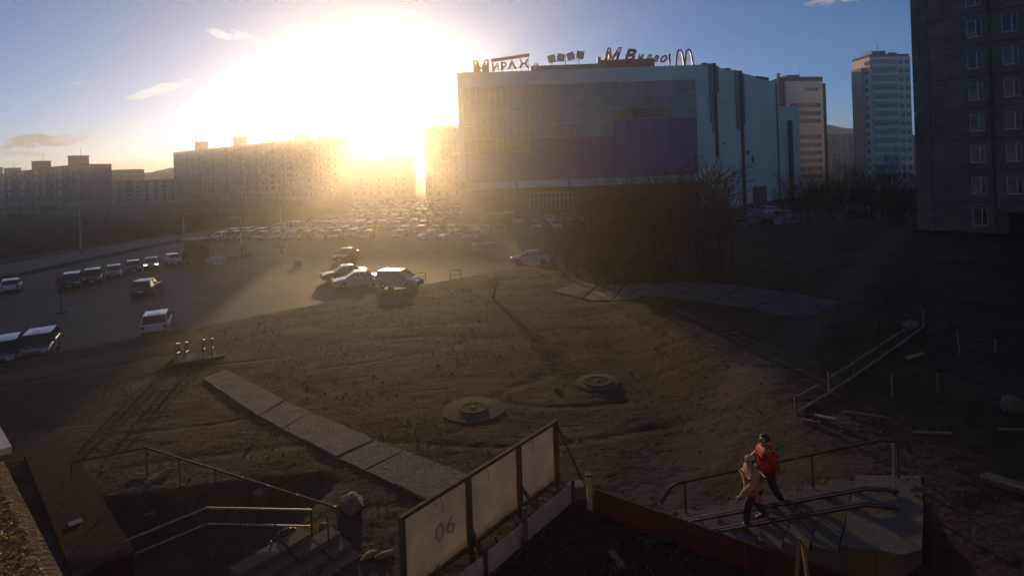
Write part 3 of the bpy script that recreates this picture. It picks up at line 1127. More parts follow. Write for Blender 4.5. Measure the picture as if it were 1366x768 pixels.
def car_shape(L, W, H, hood, trunk, wr, ride=.2, belt=.62, fs=.55, rs=.35, cab0=None, cab1=None):
    """side profile, front at +x. returns dict of builders"""
    hl = L / 2
    fx, rx = hl - .82 * (L / 4.2), -hl + .78 * (L / 4.2)
    zb = H * belt
    cab0 = hl - hood if cab0 is None else cab0      # windscreen base
    cab1 = -hl + trunk                             # rear window base
    # lower body profile
    P = []

    def arc(cx, r, s):
        out = []
        for i in range(9):
            a = math.pi * i / 8
            out.append((cx + s * r * math.cos(a), max(ride, wr + r * math.sin(a) * 1.0)))
        return out
    ra = wr * 1.18
    P += [(-hl + .08, ride + .06), (rx - ra, ride)] + arc(rx, ra, -1)[1:-1] + [(rx + ra, ride), (fx - ra, ride)] + arc(fx, ra, -1)[1:-1]
    P += [(fx + ra, ride), (hl - .06, ride + .05), (hl, ride + .22), (hl - .02, zb * .72), (hl - .14, zb * .84), (cab0 + .05, zb + .02), (cab0 - .25, zb + .03),
          (cab1 + .2, zb + .04), (cab1, zb + .04)]
    if trunk > .25:
        P += [(-hl + .12, zb * .99), (-hl + .02, zb * .93)]
    else:
        P += [(-hl + .03, zb * .98)]
    P += [(-hl, zb * .55), (-hl, ride + .28)]
    return dict(P=P, hl=hl, fx=fx, rx=rx, zb=zb, cab0=cab0, cab1=cab1, W=W, H=H, wr=wr, ride=ride, fs=fs, rs=rs, L=L)


def car_body(S, mb, mi=0):
    w, P = S['W'] / 2, S['P']
    cz = S['zb'] * .6
    n = len(P)

    def shrink(k):
        out = []
        for (x, z) in P:
            zz = z - (k if z > cz else 0)
            xx = x * (1 - k / S['hl'])
            out.append((xx, zz))
        return out
    rings = [(-w, shrink(.09)), (-w + .06, shrink(.02)), (-w + .22, P), (w - .22, P), (w - .06, shrink(.02)), (w, shrink(.09))]
    o = len(mb.v)
    for (y, pr_) in rings:
        mb.v += [(x, y, z) for x, z in pr_]
    for k in range(len(rings) - 1):
        for i in range(n):
            j = (i + 1) % n
            mb.f.append((o + k * n + i, o + (k + 1) * n + i, o + (k + 1) * n + j, o + k * n + j))
            mb.m.append(mi)
    mb.f.append(tuple(o + i for i in range(n)))
    mb.f.append(tuple(o + (len(rings) - 1) * n + i for i in reversed(range(n))))
    mb.m += [mi, mi]


def car_cabin(S):
    """corner points of the glasshouse: base and top rectangles"""
    wb, wt = S['W'] / 2 - .06, S['W'] / 2 - .21
    zb, zt = S['zb'] + .0, S['H'] - .05
    x0, x1 = S['cab0'], S['cab1']
    t0, t1 = x0 - S['fs'], x1 + S['rs']
    B = [Vector((x0, s * wb, zb)) for s in (-1, 1)] + [Vector((x1, s * wb, zb)) for s in (-1, 1)]
    T = [Vector((t0, s * wt, zt)) for s in (-1, 1)] + [Vector((t1, s * wt, zt)) for s in (-1, 1)]
    return B, T


def cabin_glass(S, mb, mi=0):
    B, T = car_cabin(S)
    mb.add(B + T, [(0, 1, 5, 4), (3, 2, 6, 7), (2, 0, 4, 6), (1, 3, 7, 5), (4, 5, 7, 6)], mi)


def cabin_roof(S, mb, mi=0):
    B, T = car_cabin(S)
    # roof skin, slightly domed
    nx, ny = 6, 4
    o = len(mb.v)
    for i in range(nx + 1):
        for j in range(ny + 1):
            u, v = i / nx, j / ny
            p = (T[0] * (1 - u) + T[2] * u) * (1 - v) + (T[1] * (1 - u) + T[3] * u) * v
            p.z += .05 * (1 - (2 * v - 1) ** 2) ** .5 * (1 - (2 * u - 1) ** 4) + .012
            mb.v.append(tuple(p))
    for i in range(nx):
        for j in range(ny):
            mb.f.append((o + i * (ny + 1) + j, o + i * (ny + 1) + j + 1, o + (i + 1) * (ny + 1) + j + 1, o + (i + 1) * (ny + 1) + j))
            mb.m.append(mi)
    for k in (0, 1, 2, 3):
        mb.bar(B[k], T[k], .09, .09, mi)
    for s in (0, 1):
        mb.bar(T[s], T[s + 2], .09, .07, mi)
        for f in ((.48,) if S['L'] < 4.3 else (.42, .78)):
            a = B[s] * (1 - f) + B[s + 2] * f
            b = T[s] * (1 - f) + T[s + 2] * f
            mb.bar(a, b, .09, .05, mi)
    mb.bar(T[0], T[1], .09, .05, mi)
    mb.bar(T[2], T[3], .09, .05, mi)


MODELS = {
    'hatch': car_shape(3.9, 1.66, 1.46, 1.0, .12, .30, fs=.75, rs=.42),
    'sedan': car_shape(4.5, 1.74, 1.43, 1.15, .78, .31, fs=.85, rs=.72),
    'suv': car_shape(4.5, 1.82, 1.68, 1.08, .14, .36, ride=.27, fs=.65, rs=.38, belt=.61),
    'minivan': car_shape(4.2, 1.70, 1.62, .85, .10, .31, fs=.92, rs=.28, belt=.58),
    'wagon': car_shape(4.5, 1.72, 1.46, 1.12, .14, .31, fs=.8, rs=.55),
    'van': car_shape(5.4, 1.95, 2.35, .75, .06, .35, fs=.75, rs=.08, belt=.55),
}


def detailed_car(kind, lit=False):
    S = MODELS[kind]
    root = bpy.data.objects.new('parked_car', None)
    col.objects.link(root)
    mb = MB(); car_body(S, mb)
    mb.build('body', M['paint'], root, smooth=.55)
    mb = MB(); cabin_roof(S, mb)
    mb.build('roof', M['paint'], root, smooth=.6)
    B, T = car_cabin(S)

    def pane(name, q, ins=.93):
        c = (q[0] + q[1] + q[2] + q[3]) / 4
        MB().add(q, [(0, 1, 2, 3)]).build(name, M['carglass'], root)
    pane('windscreen', [B[0], B[1], T[1], T[0]])
    pane('rear_window', [B[3], B[2], T[2], T[3]])
    pane('side_window', [B[2], B[0], T[0], T[2]])
    pane('side_window', [B[1], B[3], T[3], T[1]])
    ty, ri = wheel_meshes(S['wr'])
    for x in (S['fx'], S['rx']):
        for s in (-1, 1):
            w = link('wheel', ty, root, (x, s * (S['W'] / 2 - .12), S['wr']))
            link('rim', ri, w)
    hl, w, zb = S['hl'], S['W'] / 2, S['zb']
    for s in (-1, 1):
        MB().box((hl - .09, s * (w - .24), zb * .76), (.16, .36, .15), 0, Matrix.Rotation(s * .25, 3, 'Z')).build('headlight', M['lampon' if lit else 'lamp'], root)
        zt = zb * .80
        MB().box((-hl + .04, s * (w - .18), zt), (.10, .22, .22 if kind != 'suv' else .34)).build('tail_light', M['tail'], root)
        m_ = MB()
        m_.box((S['cab0'] - .28, s * (w + .07), zb + .12), (.12, .2, .14))
        m_.bar((S['cab0'] - .25, s * (w - .06), zb + .04), (S['cab0'] - .27, s * (w + .02), zb + .1), .05, .05)
        m_.build('mirror', M['plastic'], root)
        for f in (.36, .68):
            x = S['cab0'] + (S['cab1'] - S['cab0']) * f
            MB().box((x, s * (w + .005), zb * .90), (.18, .03, .035)).build('door_handle', M['plastic'], root)
    MB().box((hl - .012, 0, zb * .50), (.05, S['W'] * .62, .14)).build('grille', M['plastic'], root)
    mb = MB()
    mb.box((hl - .035, 0, S['ride'] + .13), (.1, S['W'] * .86, .16))
    mb.build('front_bumper', M['plastic'], root)
    MB().box((-hl + .0, 0, S['ride'] + .17), (.1, S['W'] * .88, .18)).build('rear_bumper', M['plastic'], root)
    MB().box((hl + .03, 0, S['ride'] + .17), (.02, .5, .11)).build('number_plate', M['plate'], root)
    MB().box((-hl - .055, 0, zb * .62), (.12, .5, .11)).build('number_plate', M['plate'], root)
    # dark floor so that the inside is not hollow
    MB().box((0, 0, S['zb'] * .55), (S['L'] * .62, S['W'] - .2, .05)).build('floor_pan', M['plastic'], root)
    return root


def simple_car(kind):
    S = MODELS[kind]
    mb = MB()
    car_body(S, mb, 0)
    cabin_roof(S, mb, 0)
    cabin_glass(S, mb, 1)
    for x in (S['fx'], S['rx']):
        for s in (-1, 1):
            y = s * (S['W'] / 2 - .1)
            mb.tube([(x, y - .1, S['wr']), (x, y + .1, S['wr'])], S['wr'], 10, 2)
    for s in (-1, 1):
        mb.box((S['hl'] - .08, s * (S['W'] / 2 - .24), S['zb'] * .76), (.16, .34, .14), 3)
        mb.box((-S['hl'] + .04, s * (S['W'] / 2 - .18), S['zb'] * .8), (.1, .2, .22), 4)
    mb.box((S['hl'] - .03, 0, S['zb'] * .45), (.1, S['W'] * .7, .2), 2)
    return mb.mesh('parked_car', [M['paint'], M['carglass'], M['tyre'], M['lamp'], M['tail']], .55)


COL = dict(white=(.62, .62, .61), silver=(.40, .41, .42), grey=(.055, .057, .06), black=(.018, .018, .02), blue=(.20, .24, .30), red=(.16, .03, .03),
           beige=(.42, .38, .31), brown=(.07, .04, .035), green=(.04, .06, .05))
PROTO = {}


def place_car(kind, px, py, head, c, label, group='cars on the open part of the lot', lit=False, name='parked_car', z=LOTZ, sc_=1.0):
    key = (kind, lit)
    if key not in PROTO:
        r = detailed_car(kind, lit)
        PROTO[key] = r
    else:
        r = copy_tree(PROTO[key])
    p = at(px, py, z)
    r.name = name
    r.location = (p.x, p.y, z)
    r.rotation_euler.z = R(head)
    r.scale = (sc_, sc_, sc_)
    for ch in r.children:
        ch.color = (*COL[c], 1)
    tag(r, label, 'car', group)
    return r


place_car('hatch', 16, 388, 126, 'white', 'white hatchback nearest the left edge of the row by the road', sc_=.88)
place_car('suv', 96, 383, -58, 'grey', 'dark grey car second from left in the row by the road', sc_=.88)
place_car('suv', 124, 377, -56, 'black', 'black car third from left in the row by the road', sc_=.88)
place_car('hatch', 152, 369, -57, 'beige', 'pale beige hatchback in the middle of the row by the road', sc_=.88)
place_car('hatch', 178, 362, -56, 'brown', 'dark reddish brown car left of the one with lit headlights', sc_=.88)
place_car('sedan', 202, 357, -58, 'blue', 'blue grey car with both headlights lit in the row by the road', lit=True, sc_=.88)
place_car('hatch', 231, 352, -50, 'white', 'white car at the end of the row beside the guard booth', sc_=.88)
place_car('hatch', 196, 392, 108, 'grey', 'dark hatchback with pale roof seen from behind, alone on the lot', name='moving_car')
place_car('hatch', 210, 442, 117, 'white', 'white hatchback seen from behind leaving by the dirt verge', name='moving_car')
place_car('suv', 4, 486, -56, 'black', 'dark car cut by the left edge in front of the verge', sc_=.88)
place_car('suv', 52, 475, -60, 'grey', 'grey off-roader facing the camera, second in the lower left corner of the lot', sc_=.88)
place_car('sedan', 460, 372, -152, 'black', 'dark sedan behind the silver sedan in the trio')
place_car('sedan', 477, 381, -158, 'silver', 'silver sedan in the middle of the trio by the verge')
place_car('minivan', 533, 383, -16, 'silver', 'silver people carrier rightmost of the trio by the verge')
place_car('sedan', 462, 346, -95, 'grey', 'dark car alone behind the trio with glinting front')
place_car('hatch', 573, 319, -140, 'silver', 'silver car leftmost of three at the front of the crowded rows')
place_car('wagon', 602, 319, -140, 'white', 'white car in the middle of three at the front of the crowded rows')
place_car('hatch', 629, 320, -110, 'silver', 'silver car rightmost of three at the front of the crowded rows')
place_car('sedan', 708, 351, 176, 'white', 'white car parked just left of the bare thicket')
place_car('sedan', 1030, 324, 4, 'black', 'black car parked right of the thicket below the mall side wall')
place_car('van', 398, 312, -35, 'white', 'white van in the crowded rows left of the sun')

rng = random.Random(8)
SIMPLE = {k: simple_car(k) for k in ('hatch', 'sedan', 'suv', 'minivan', 'wagon')}
pal = ['white', 'silver', 'silver', 'grey', 'black', 'blue', 'red', 'beige', 'white', 'green']


def far_car(x, y, head, label, group):
    k = rng.choice(list(SIMPLE))
    o = link('parked_car', SIMPLE[k], None, (x, y, LOTZ), R(head + rng.uniform(-4, 4)))
    o.color = (*COL[rng.choice(pal)], 1)
    tag(o, label, 'car', group)


def lot_left(y):
    for a, b in zip(left_edge[:-1], left_edge[1:]):
        if a[1] <= y <= b[1]:
            return a[0] + (b[0] - a[0]) * (y - a[1]) / (b[1] - a[1])
    return -60


taken = [o.location.copy() for o in bpy.data.objects if o.get('category') == 'car']
for ri, y0 in enumerate((94, 100, 110, 116, 127, 133, 144, 150, 161, 167, 178, 184, 195, 201)):
    x = lot_left(y0) + 4
    xmax = (-2 if y0 < 101 else -13)
    while x < xmax:
        y = y0 - .22 * (x + 30) + rng.uniform(-.3, .3)
        if rng.random() < .86 and y < 208 and x > lot_left(max(9, min(y, 213))) + 3 and y > 88 and all((Vector((x, y, LOTZ)) - t).length > 4.2 for t in taken):
            far_car(x, y, (78 if ri % 2 else -102) + 12, 'small car among the crowded rows in the low sun left of the mall', 'cars in the crowded rows of the lot')
        x += 2.75
for i in range(12):
    x = 1 + i * 3.1
    if rng.random() < .8:
        far_car(x, 112 + rng.uniform(-.4, .4), 90, 'small car along the mall front seen through the bare thicket', 'cars along the mall front')
for i in range(9):
    x = 4 + i * 3.3
    if rng.random() < .75:
        far_car(x, 98 + rng.uniform(-.4, .4), -90, 'small car in the row behind the thicket and before the mall', 'cars behind the thicket')
for (px, py) in ((988, 304), (1003, 299), (1018, 295), (1034, 298), (1048, 293), (1010, 289), (1030, 286), (1052, 301), (976, 297)):
    p = at(px, py, LOTZ)
    far_car(p.x, p.y, 20, 'small pale car in the cluster below the ducts of the mall side wall', 'cars below the mall side wall')
for (px, py, lb) in ((1145, 281, 'pale car between dark trees left of the dark block'), (1152, 293, 'car in front of another between dark trees left of the dark block')):
    p = at(px, py, LOTZ)
    far_car(p.x, p.y, 10, lb, None)

# ------------------------------------------------------------------ things on the lot
p = at(263, 350, LOTZ)
bt = thing('guard_booth', 'raised dark guard booth at the end of the car row', 'booth', p, R(-35))
mb = MB()
for sx in (-1, 1):
    for sy in (-1, 1):
        mb.bx(sx * 1.05 - .06, sx * 1.05 + .06, sy * .95 - .06, sy * .95 + .06, 0, .5)
mb.build('support', M['darkmetal'], bt)
mb = MB()
mb.bx(-1.15, 1.15, -1.05, 1.05, .5, 1.5)
for sx in (-1, 1):
    for sy in (-1, 1):
        mb.bx(sx * 1.08 - .07, sx * 1.08 + .07, sy * .98 - .07, sy * .98 + .07, 1.5, 2.75)
mb.bx(-1.15, 1.15, -1.05, 1.05, 2.75, 2.95)
mb.build('cabin', M['brick'], bt)
for (a, b, c, d) in ((-1.0, 1.0, -1.03, -1.0), (-1.0, 1.0, 1.0, 1.03)):
    MB().bx(a, b, c, d, 1.5, 2.75).build('window', M['curtain'], bt)
for s in (-1, 1):
    MB().bx(s * 1.12 - .015, s * 1.12 + .015, -.9, .9, 1.5, 2.75).build('window', M['curtain'], bt)
MB().bx(-1.5, 1.5, -1.4, 1.4, 2.952, 3.1).build('roof', M['tan'], bt)
mb = MB()
for k in range(3):
    mb.bx(-.4, .4, -1.4 - .25 * k, -1.06 - .25 * k, 0, .45 - .15 * k)
mb.build('step', M['kerb'], bt)
for i, (px, py, w, h, m, lb) in enumerate(((279, 350, .8, .6, 'whiteboard', 'pale crate beside the guard booth, nearest to it'), (291, 353, 1.1, .8, 'white', 'larger white crate right of the guard booth'),
                                          (247, 347, .6, 1.0, 'rust', 'brown box left of the guard booth'), (310, 346, 1.2, .4, 'redboard', 'flat reddish board stack right of the crates'),
                                          (333, 343, .9, .5, 'concrete', 'pale concrete block right of the guard booth on the lot'), (398, 353, .8, .5, 'concrete', 'pale concrete block alone mid lot'))):
    p = at(px, py, LOTZ)
    b = MB()
    b.bx(-w / 2, w / 2, -.35, .35, .04, h)
    for k in (-1, 0, 1):
        b.bx(k * w * .4 - .05, k * w * .4 + .05, -.38, .38, 0, h * .98)
    b.bx(-w / 2 - .02, w / 2 + .02, -.37, .37, h, h + .05)
    tag(b.build('crate' if i != 3 else 'board_stack', M[m], None, p, .4), lb, 'crate')


def lamp_post(px, py, top, label, arm=-1.2):
    p = at(px, py, LOTZ)
    h = aty(px, top, p.y).z - LOTZ
    t = thing('street_lamp', label, 'street lamp', p)
    MB().tube([(0, 0, 0), (0, 0, h * .5), (0, 0, h)], [.13, .10, .07], 8).build('pole', M['steel'], t)
    MB().tube([(0, 0, .0), (0, 0, .6)], .19, 8).build('base', M['concrete'], t)
    MB().tube([(0, 0, h - .05), (-arm * .5, 0, h + .25), (-arm, 0, h + .3)], .045, 6).build('arm', M['steel'], t)
    MB().box((-arm * 1.2, 0, h + .28), (.7, .26, .12)).box((-arm * 1.2, 0, h + .2), (.55, .2, .05)).build('lamp_head', M['steel'], t)


lamp_post(246, 345, 288, 'slim lamp post just left of the guard booth', -.6)
lamp_post(108, 338, 238, 'tall lamp post rising before the left panel block', 1.4)
lamp_post(322, 334, 292, 'slim lamp post right of the guard booth', .8)
lamp_post(376, 338, 268, 'lamp post between the booth and the white van', 1.0)
p = at(82, 417, LOTZ)
t = thing('road_sign', 'dark road sign on a thin post standing alone on the left of the lot', 'sign', p, R(30))
MB().tube([(0, 0, 0), (0, 0, 2.9)], .04, 6).build('post', M['darkmetal'], t)
MB().tube([(0, 0, 0), (0, 0, .12)], .35, 10).build('base', M['plastic'], t)
MB().bx(-.3, .3, -.06, -.03, 2.1, 2.9).build('plate', M['darkmetal'], t)
MB().bx(-.2, .2, -.06, -.03, 1.6, 2.0).build('plate', M['darkmetal'], t)
p, q = at(634, 335, LOTZ), at(690, 329, LOTZ)
t = thing('barrier_gate', 'white boom barrier in front of the mall entrance', 'barrier', p, math.atan2(q.y - p.y, q.x - p.x))
MB().bx(-.25, .25, -.2, .2, 0, 1.05).build('housing', M['white'], t)
MB().bx(.0, (q - p).length, -.30, -.22, .82, .95).build('boom', M['white'], t)
MB().bx((q - p).length - .1, (q - p).length + .1, -.1, .1, 0, .8).build('rest_post', M['steel'], t)
p, q = at(525, 319, LOTZ), at(557, 316, LOTZ)
t = thing('barrier_gate', 'long pale boom barrier below the sun in front of crowded rows', 'barrier', p, math.atan2(q.y - p.y, q.x - p.x))
MB().bx(-.25, .25, -.2, .2, 0, 1.05).build('housing', M['white'], t)
MB().bx(0, (q - p).length, -.30, -.22, .82, .98).build('boom', M['white'], t)
for (px, py, rz, lb) in ((561, 376, 25, 'metal hoop barrier just right of the people carrier'), (608, 373, -5, 'metal hoop barrier standing alone right of the trio')):
    p = g(px, py)
    t = thing('hoop_barrier', lb, 'barrier', p, R(rz))
    MB().tube([(-.5, 0, -.1), (-.5, 0, .8), (-.44, 0, .86), (.44, 0, .86), (.5, 0, .8), (.5, 0, -.1)], .035, 6).build('hoop', M['rust'], t)
    MB().tube([(-.5, 0, .45), (.5, 0, .45)], .025, 6).build('rail', M['rust'], t)

# footbridge deck with two small railings between verge and lot
c = [g(228, 482), g(262, 492), g(287, 483), g(262, 473)]
a, b = g(231, 489), g(286, 480)
ang = math.atan2(b.y - a.y, b.x - a.x)
t = thing('ramp_deck', 'small concrete ramp with two metal railings at the lot verge', 'ramp', ((a.x + b.x) / 2, (a.y + b.y) / 2, (a.z + b.z) / 2 + .04), ang)
Ld = (b - a).length
MB().bx(-Ld / 2, Ld / 2, 0, 1.6, -.12, .10).build('deck', M['slab'], t)
MB().bx(Ld / 2 + .01, Ld / 2 + .5, .1, .6, -.12, .09).build('deck', M['slab'], t)
mb = MB()
for k in range(3):
    mb.bx(-Ld / 2 + .2, Ld / 2 - .2, 1.62 + k * .4, 2.0 + k * .4, -.3 - k * .16, -.06 - k * .16)
mb.build('step', M['slab'], t)
for s in (-1, 1):
    for off in (0, .42):
        x = s * (Ld / 2 - .12) + (off if s < 0 else -off) * 1
        mb = MB()
        mb.tube([(x, .35, 0), (x, .35, .95), (x, .45, 1.0), (x, 2.3, .55), (x, 2.45, .45), (x, 2.45, -.6)], .04, 6)
        mb.tube([(x, .35, .5), (x, 2.45, .05)], .035, 6)
        mb.tube([(x, 1.35, -.3), (x, 1.35, .78)], .022, 6)
        mb.build('railing', M['steel'], t)


# ------------------------------------------------------------------ bare trees
def grow(tr, tw, p, d, L, r, lev, maxlev, rng, nseg=4, kids=(5, 5, 4, 3), up=.08, wob=.18, rmin=.009):
    pts, rad = [p.copy()], [r]
    q, dd = p.copy(), d.copy()
    for i in range(nseg):
        dd = (dd + Vector((rng.uniform(-1, 1), rng.uniform(-1, 1), rng.uniform(-.6, 1))) * wob + Vector((0, 0, up))).normalized()
        q = q + dd * (L / nseg)
        pts.append(q.copy())
        rad.append(r * (1 - .72 * (i + 1) / nseg))
    (tr if lev == 0 else tw).tube(pts, rad, 5 if lev == 0 else 3, 0, cap=False)
    if lev >= maxlev:
        return
    n = kids[lev]
    for k in range(n):
        f = .28 + .70 * (k + rng.random()) / n
        s = min(int(f * nseg), nseg - 1)
        bp = pts[s].lerp(pts[s + 1], f * nseg - s)
        base = (pts[s + 1] - pts[s]).normalized()
        a = rng.uniform(0, 6.28)
        ref = base.orthogonal().normalized()
        side = Matrix.Rotation(a, 3, base) @ ref
        nd = (base * rng.uniform(.65, 1.0) + side * rng.uniform(.5, .9)).normalized()
        grow(tr, tw, bp, nd, L * rng.uniform(.42, .62), max(r * (1 - .72 * f) * .6, rmin), lev + 1, maxlev, rng, 3, kids, up, wob, rmin)


def tree_meshes(seed, h, stems, spread, r, maxlev=3, kids=(6, 5, 4, 3), lean=.3, tm='bark', wm='twig', rmin=.009):
    rng = random.Random(seed)
    tr, tw = MB(), MB()
    for s in range(stems):
        a = rng.uniform(0, 6.28)
        q = Vector((math.cos(a), math.sin(a), 0)) * (spread * rng.random())
        d = Vector((math.cos(a) * lean * rng.random(), math.sin(a) * lean * rng.random(), 1)).normalized()
        grow(tr, tw, q - Vector((0, 0, .25)), d, h * rng.uniform(.72, 1.0), r * rng.uniform(.7, 1.1), 0, maxlev, rng, 6, kids, rmin=rmin)
    return tr.mesh('trunk', M[tm]), tw.mesh('crown', M[wm])


SHRUB = [tree_meshes(40 + i, 5.4, 6, 1.2, .10, 3, (5, 4, 3, 2), .8, rmin=.02) for i in range(4)]
TREE = [tree_meshes(60 + i, 8.0, 1, .1, .14, 3, (11, 7, 5, 3), .12, 'darkbark', 'darkbark') for i in range(3)]
DSHRUB = [tree_meshes(80 + i, 5.0, 5, .6, .06, 3, (8, 6, 5, 3), .5, 'darkbark', 'darkbark') for i in range(3)]
TWIGGY = [tree_meshes(90 + i, 2.4, 4, .3, .02, 2, (5, 4, 3), .4) for i in range(2)]


def put_tree(name, ms, p, s, rz, label, group, cat='tree'):
    t = thing(name, label, cat, p, rz, group)
    a = link('trunk', ms[0], t)
    b = link('crown', ms[1], t)
    t.scale = (s, s, s)
    return t


rng = random.Random(4)
for (px, py, s) in ((748, 370, .62), (762, 360, .75), (775, 368, .95), (798, 378, 1.0), (815, 376, 1.2), (835, 374, 1.25), (852, 378, 1.1), (868, 370, 1.3), (890, 374, 1.3), (905, 366, 1.35), (925, 366, 1.35), (945, 362, 1.3),
                    (962, 356, 1.15), (880, 356, 1.3), (840, 356, 1.2), (918, 352, 1.4), (790, 356, .9)):
    p = g(px, py)
    put_tree('bare_shrub', SHRUB[rng.randrange(4)], p, s * rng.uniform(.80, .98), rng.uniform(0, 6.28), 'leafless brown multi-stemmed shrub in the thicket before the mall', 'thicket before the mall', 'shrub')
for (px, py, s) in ((735, 352, .5), (1210, 300, .9), (655, 398, .28)):
    p = g(px, py)
    put_tree('bare_shrub', SHRUB[1], p, s, rng.uniform(0, 6), {735: 'small leafless shrub left of the thicket', 1210: 'leafless shrub at the foot of the dark block', 655: 'wisp of a shrub on the verge below the barrier'}[px], None, 'shrub')
for (px, Y, s) in ((1062, 100, 1.15), (1075, 92, 1.1), (1092, 104, 1.2), (1110, 95, 1.1), (1125, 108, 1.25), (1142, 100, 1.15), (1160, 92, 1.35), (1178, 84, 1.3), (1195, 90, 1.4), (1208, 78, 1.15), (1150, 120, 1.3), (1085, 122, 1.2)):
    d = ray(px, 250)
    x = d.x / d.y * Y
    put_tree('bare_tree', TREE[rng.randrange(3)], Vector((x, Y, tz(x, Y))), s * .85, rng.uniform(0, 6.28), 'dark leafless tree in the clump between the mall and the dark block', 'dark trees left of the right block')
for (px, Y, s) in ((1052, 88, 1.1), (1070, 84, 1.2), (1088, 86, 1.1), (1105, 84, 1.2), (1122, 82, 1.2), (1140, 82, 1.1), (1165, 78, 1.3), (1185, 74, 1.2), (1205, 72, 1.2)):
    d = ray(px, 250)
    x = d.x / d.y * Y
    put_tree('bare_shrub', DSHRUB[rng.randrange(3)], Vector((x, Y, tz(x, Y))), s, rng.uniform(0, 6.28), 'dark leafless shrub below the trees between mall and dark block', 'dark shrubs left of the right block', 'shrub')
# trees on the slope at the left, beyond the road
for (px, Y, s) in ((-5, 100, 1.05), (14, 95, 1.1), (32, 102, 1.0), (52, 98, 1.05), (70, 104, 1.0), (92, 108, .95), (116, 112, .9), (140, 116, .8), (165, 122, .8), (190, 124, .85), (215, 128, .85), (262, 132, .85), (290, 136, .95), (318, 140, 1.0), (345, 145, 1.0), (372, 150, 1.05), (398, 156, 1.1), (240, 140, .9)):
    d = ray(px, 250)
    x = d.x / d.y * Y
    put_tree('bare_tree', TREE[rng.randrange(3)], Vector((x, Y, tz(x, Y))), s * .75, rng.uniform(0, 6.28), 'leafless tree on the dark slope beyond the road at left', 'trees beyond the road')

# uncountable scrub on that slope
sm = MB()
rng = random.Random(14)
for i in range(520):
    px = rng.uniform(-30, 430)
    Y = rng.uniform(84 + max(0, px) * .12, 118 + max(0, px) * .19)
    d = ray(px, 250)
    x = d.x / d.y * Y
    if x > -66 and Y < 128:
        continue
    h = rng.uniform(1.2, 3.2)
    base = Vector((x, Y, tz(x, Y) - .05))
    for k in range(26):
        a = rng.uniform(0, 6.28)
        dv = Vector((math.cos(a) * rng.uniform(.1, .8), math.sin(a) * rng.uniform(.1, .8), 1)).normalized()
        l = h * rng.uniform(.5, 1)
        b0 = base + Vector((math.cos(a), math.sin(a), 0)) * rng.uniform(0, .7)
        m = b0 + dv * l * .5
        sm.tube([b0, m, m + (dv + Vector((rng.uniform(-.4, .4), rng.uniform(-.4, .4), 0))) * l * .5], [.05, .04, .015], 3, 0, False)
tag(sm.build('scrub', M['scrub']), 'mass of low leafless scrub covering the slope beyond the road', 'scrub', kind='stuff')

# ------------------------------------------------------------------ paving slabs in the dirt field
rng = random.Random(6)


def slab_path(name, Lp, Rp, n, gap, label, cats='path'):
    root = bpy.data.objects.new(name, None)
    col.objects.link(root)
    tag(root, kind='structure')

    def along(pts, f):
        f *= len(pts) - 1
        k = min(int(f), len(pts) - 2)
        return pts[k].lerp(pts[k + 1], f - k)
    for i in range(n):
        f0, f1 = i / n, (i + 1) / n - gap
        q = [along(Lp, f0), along(Rp, f0), along(Rp, f1), along(Lp, f1)]
        q = [p + Vector((rng.uniform(-.02, .02), rng.uniform(-.02, .02), 0)) for p in q]
        z = rng.uniform(.045, .075)
        # broken, uneven outline: extra points along each edge
        ring = []
        for a, b in zip(q, q[1:] + q[:1]):
            for t in (0, .3, .65):
                p = a.lerp(b, t)
                ring.append((p.x + rng.uniform(-.03, .03), p.y + rng.uniform(-.03, .03)))
        til = rng.uniform(-.012, .012)
        cx = sum(p[0] for p in ring) / len(ring)
        MB().extr(ring, -.14, 0, lambda u, v, t: (u, v, tz(u, v) + z + t + til * (u - cx))).build('slab', M['slab'], root)
    return root


slab_path('slab_path', [g(270, 506), g(345, 556), g(450, 612), g(572, 668)], [g(302, 494), g(380, 536), g(500, 588), g(628, 636)], 9, .0012, '')
slab_path('slab_path', [g(738, 389), g(800, 402), g(856, 398)], [g(768, 378), g(815, 383), g(880, 381)], 3, .02, '')
slab_path('slab_path', [g(846, 396), g(920, 401), g(985, 409), g(1075, 427)], [g(895, 376), g(955, 378), g(1035, 387), g(1128, 405)], 4, .012, '')


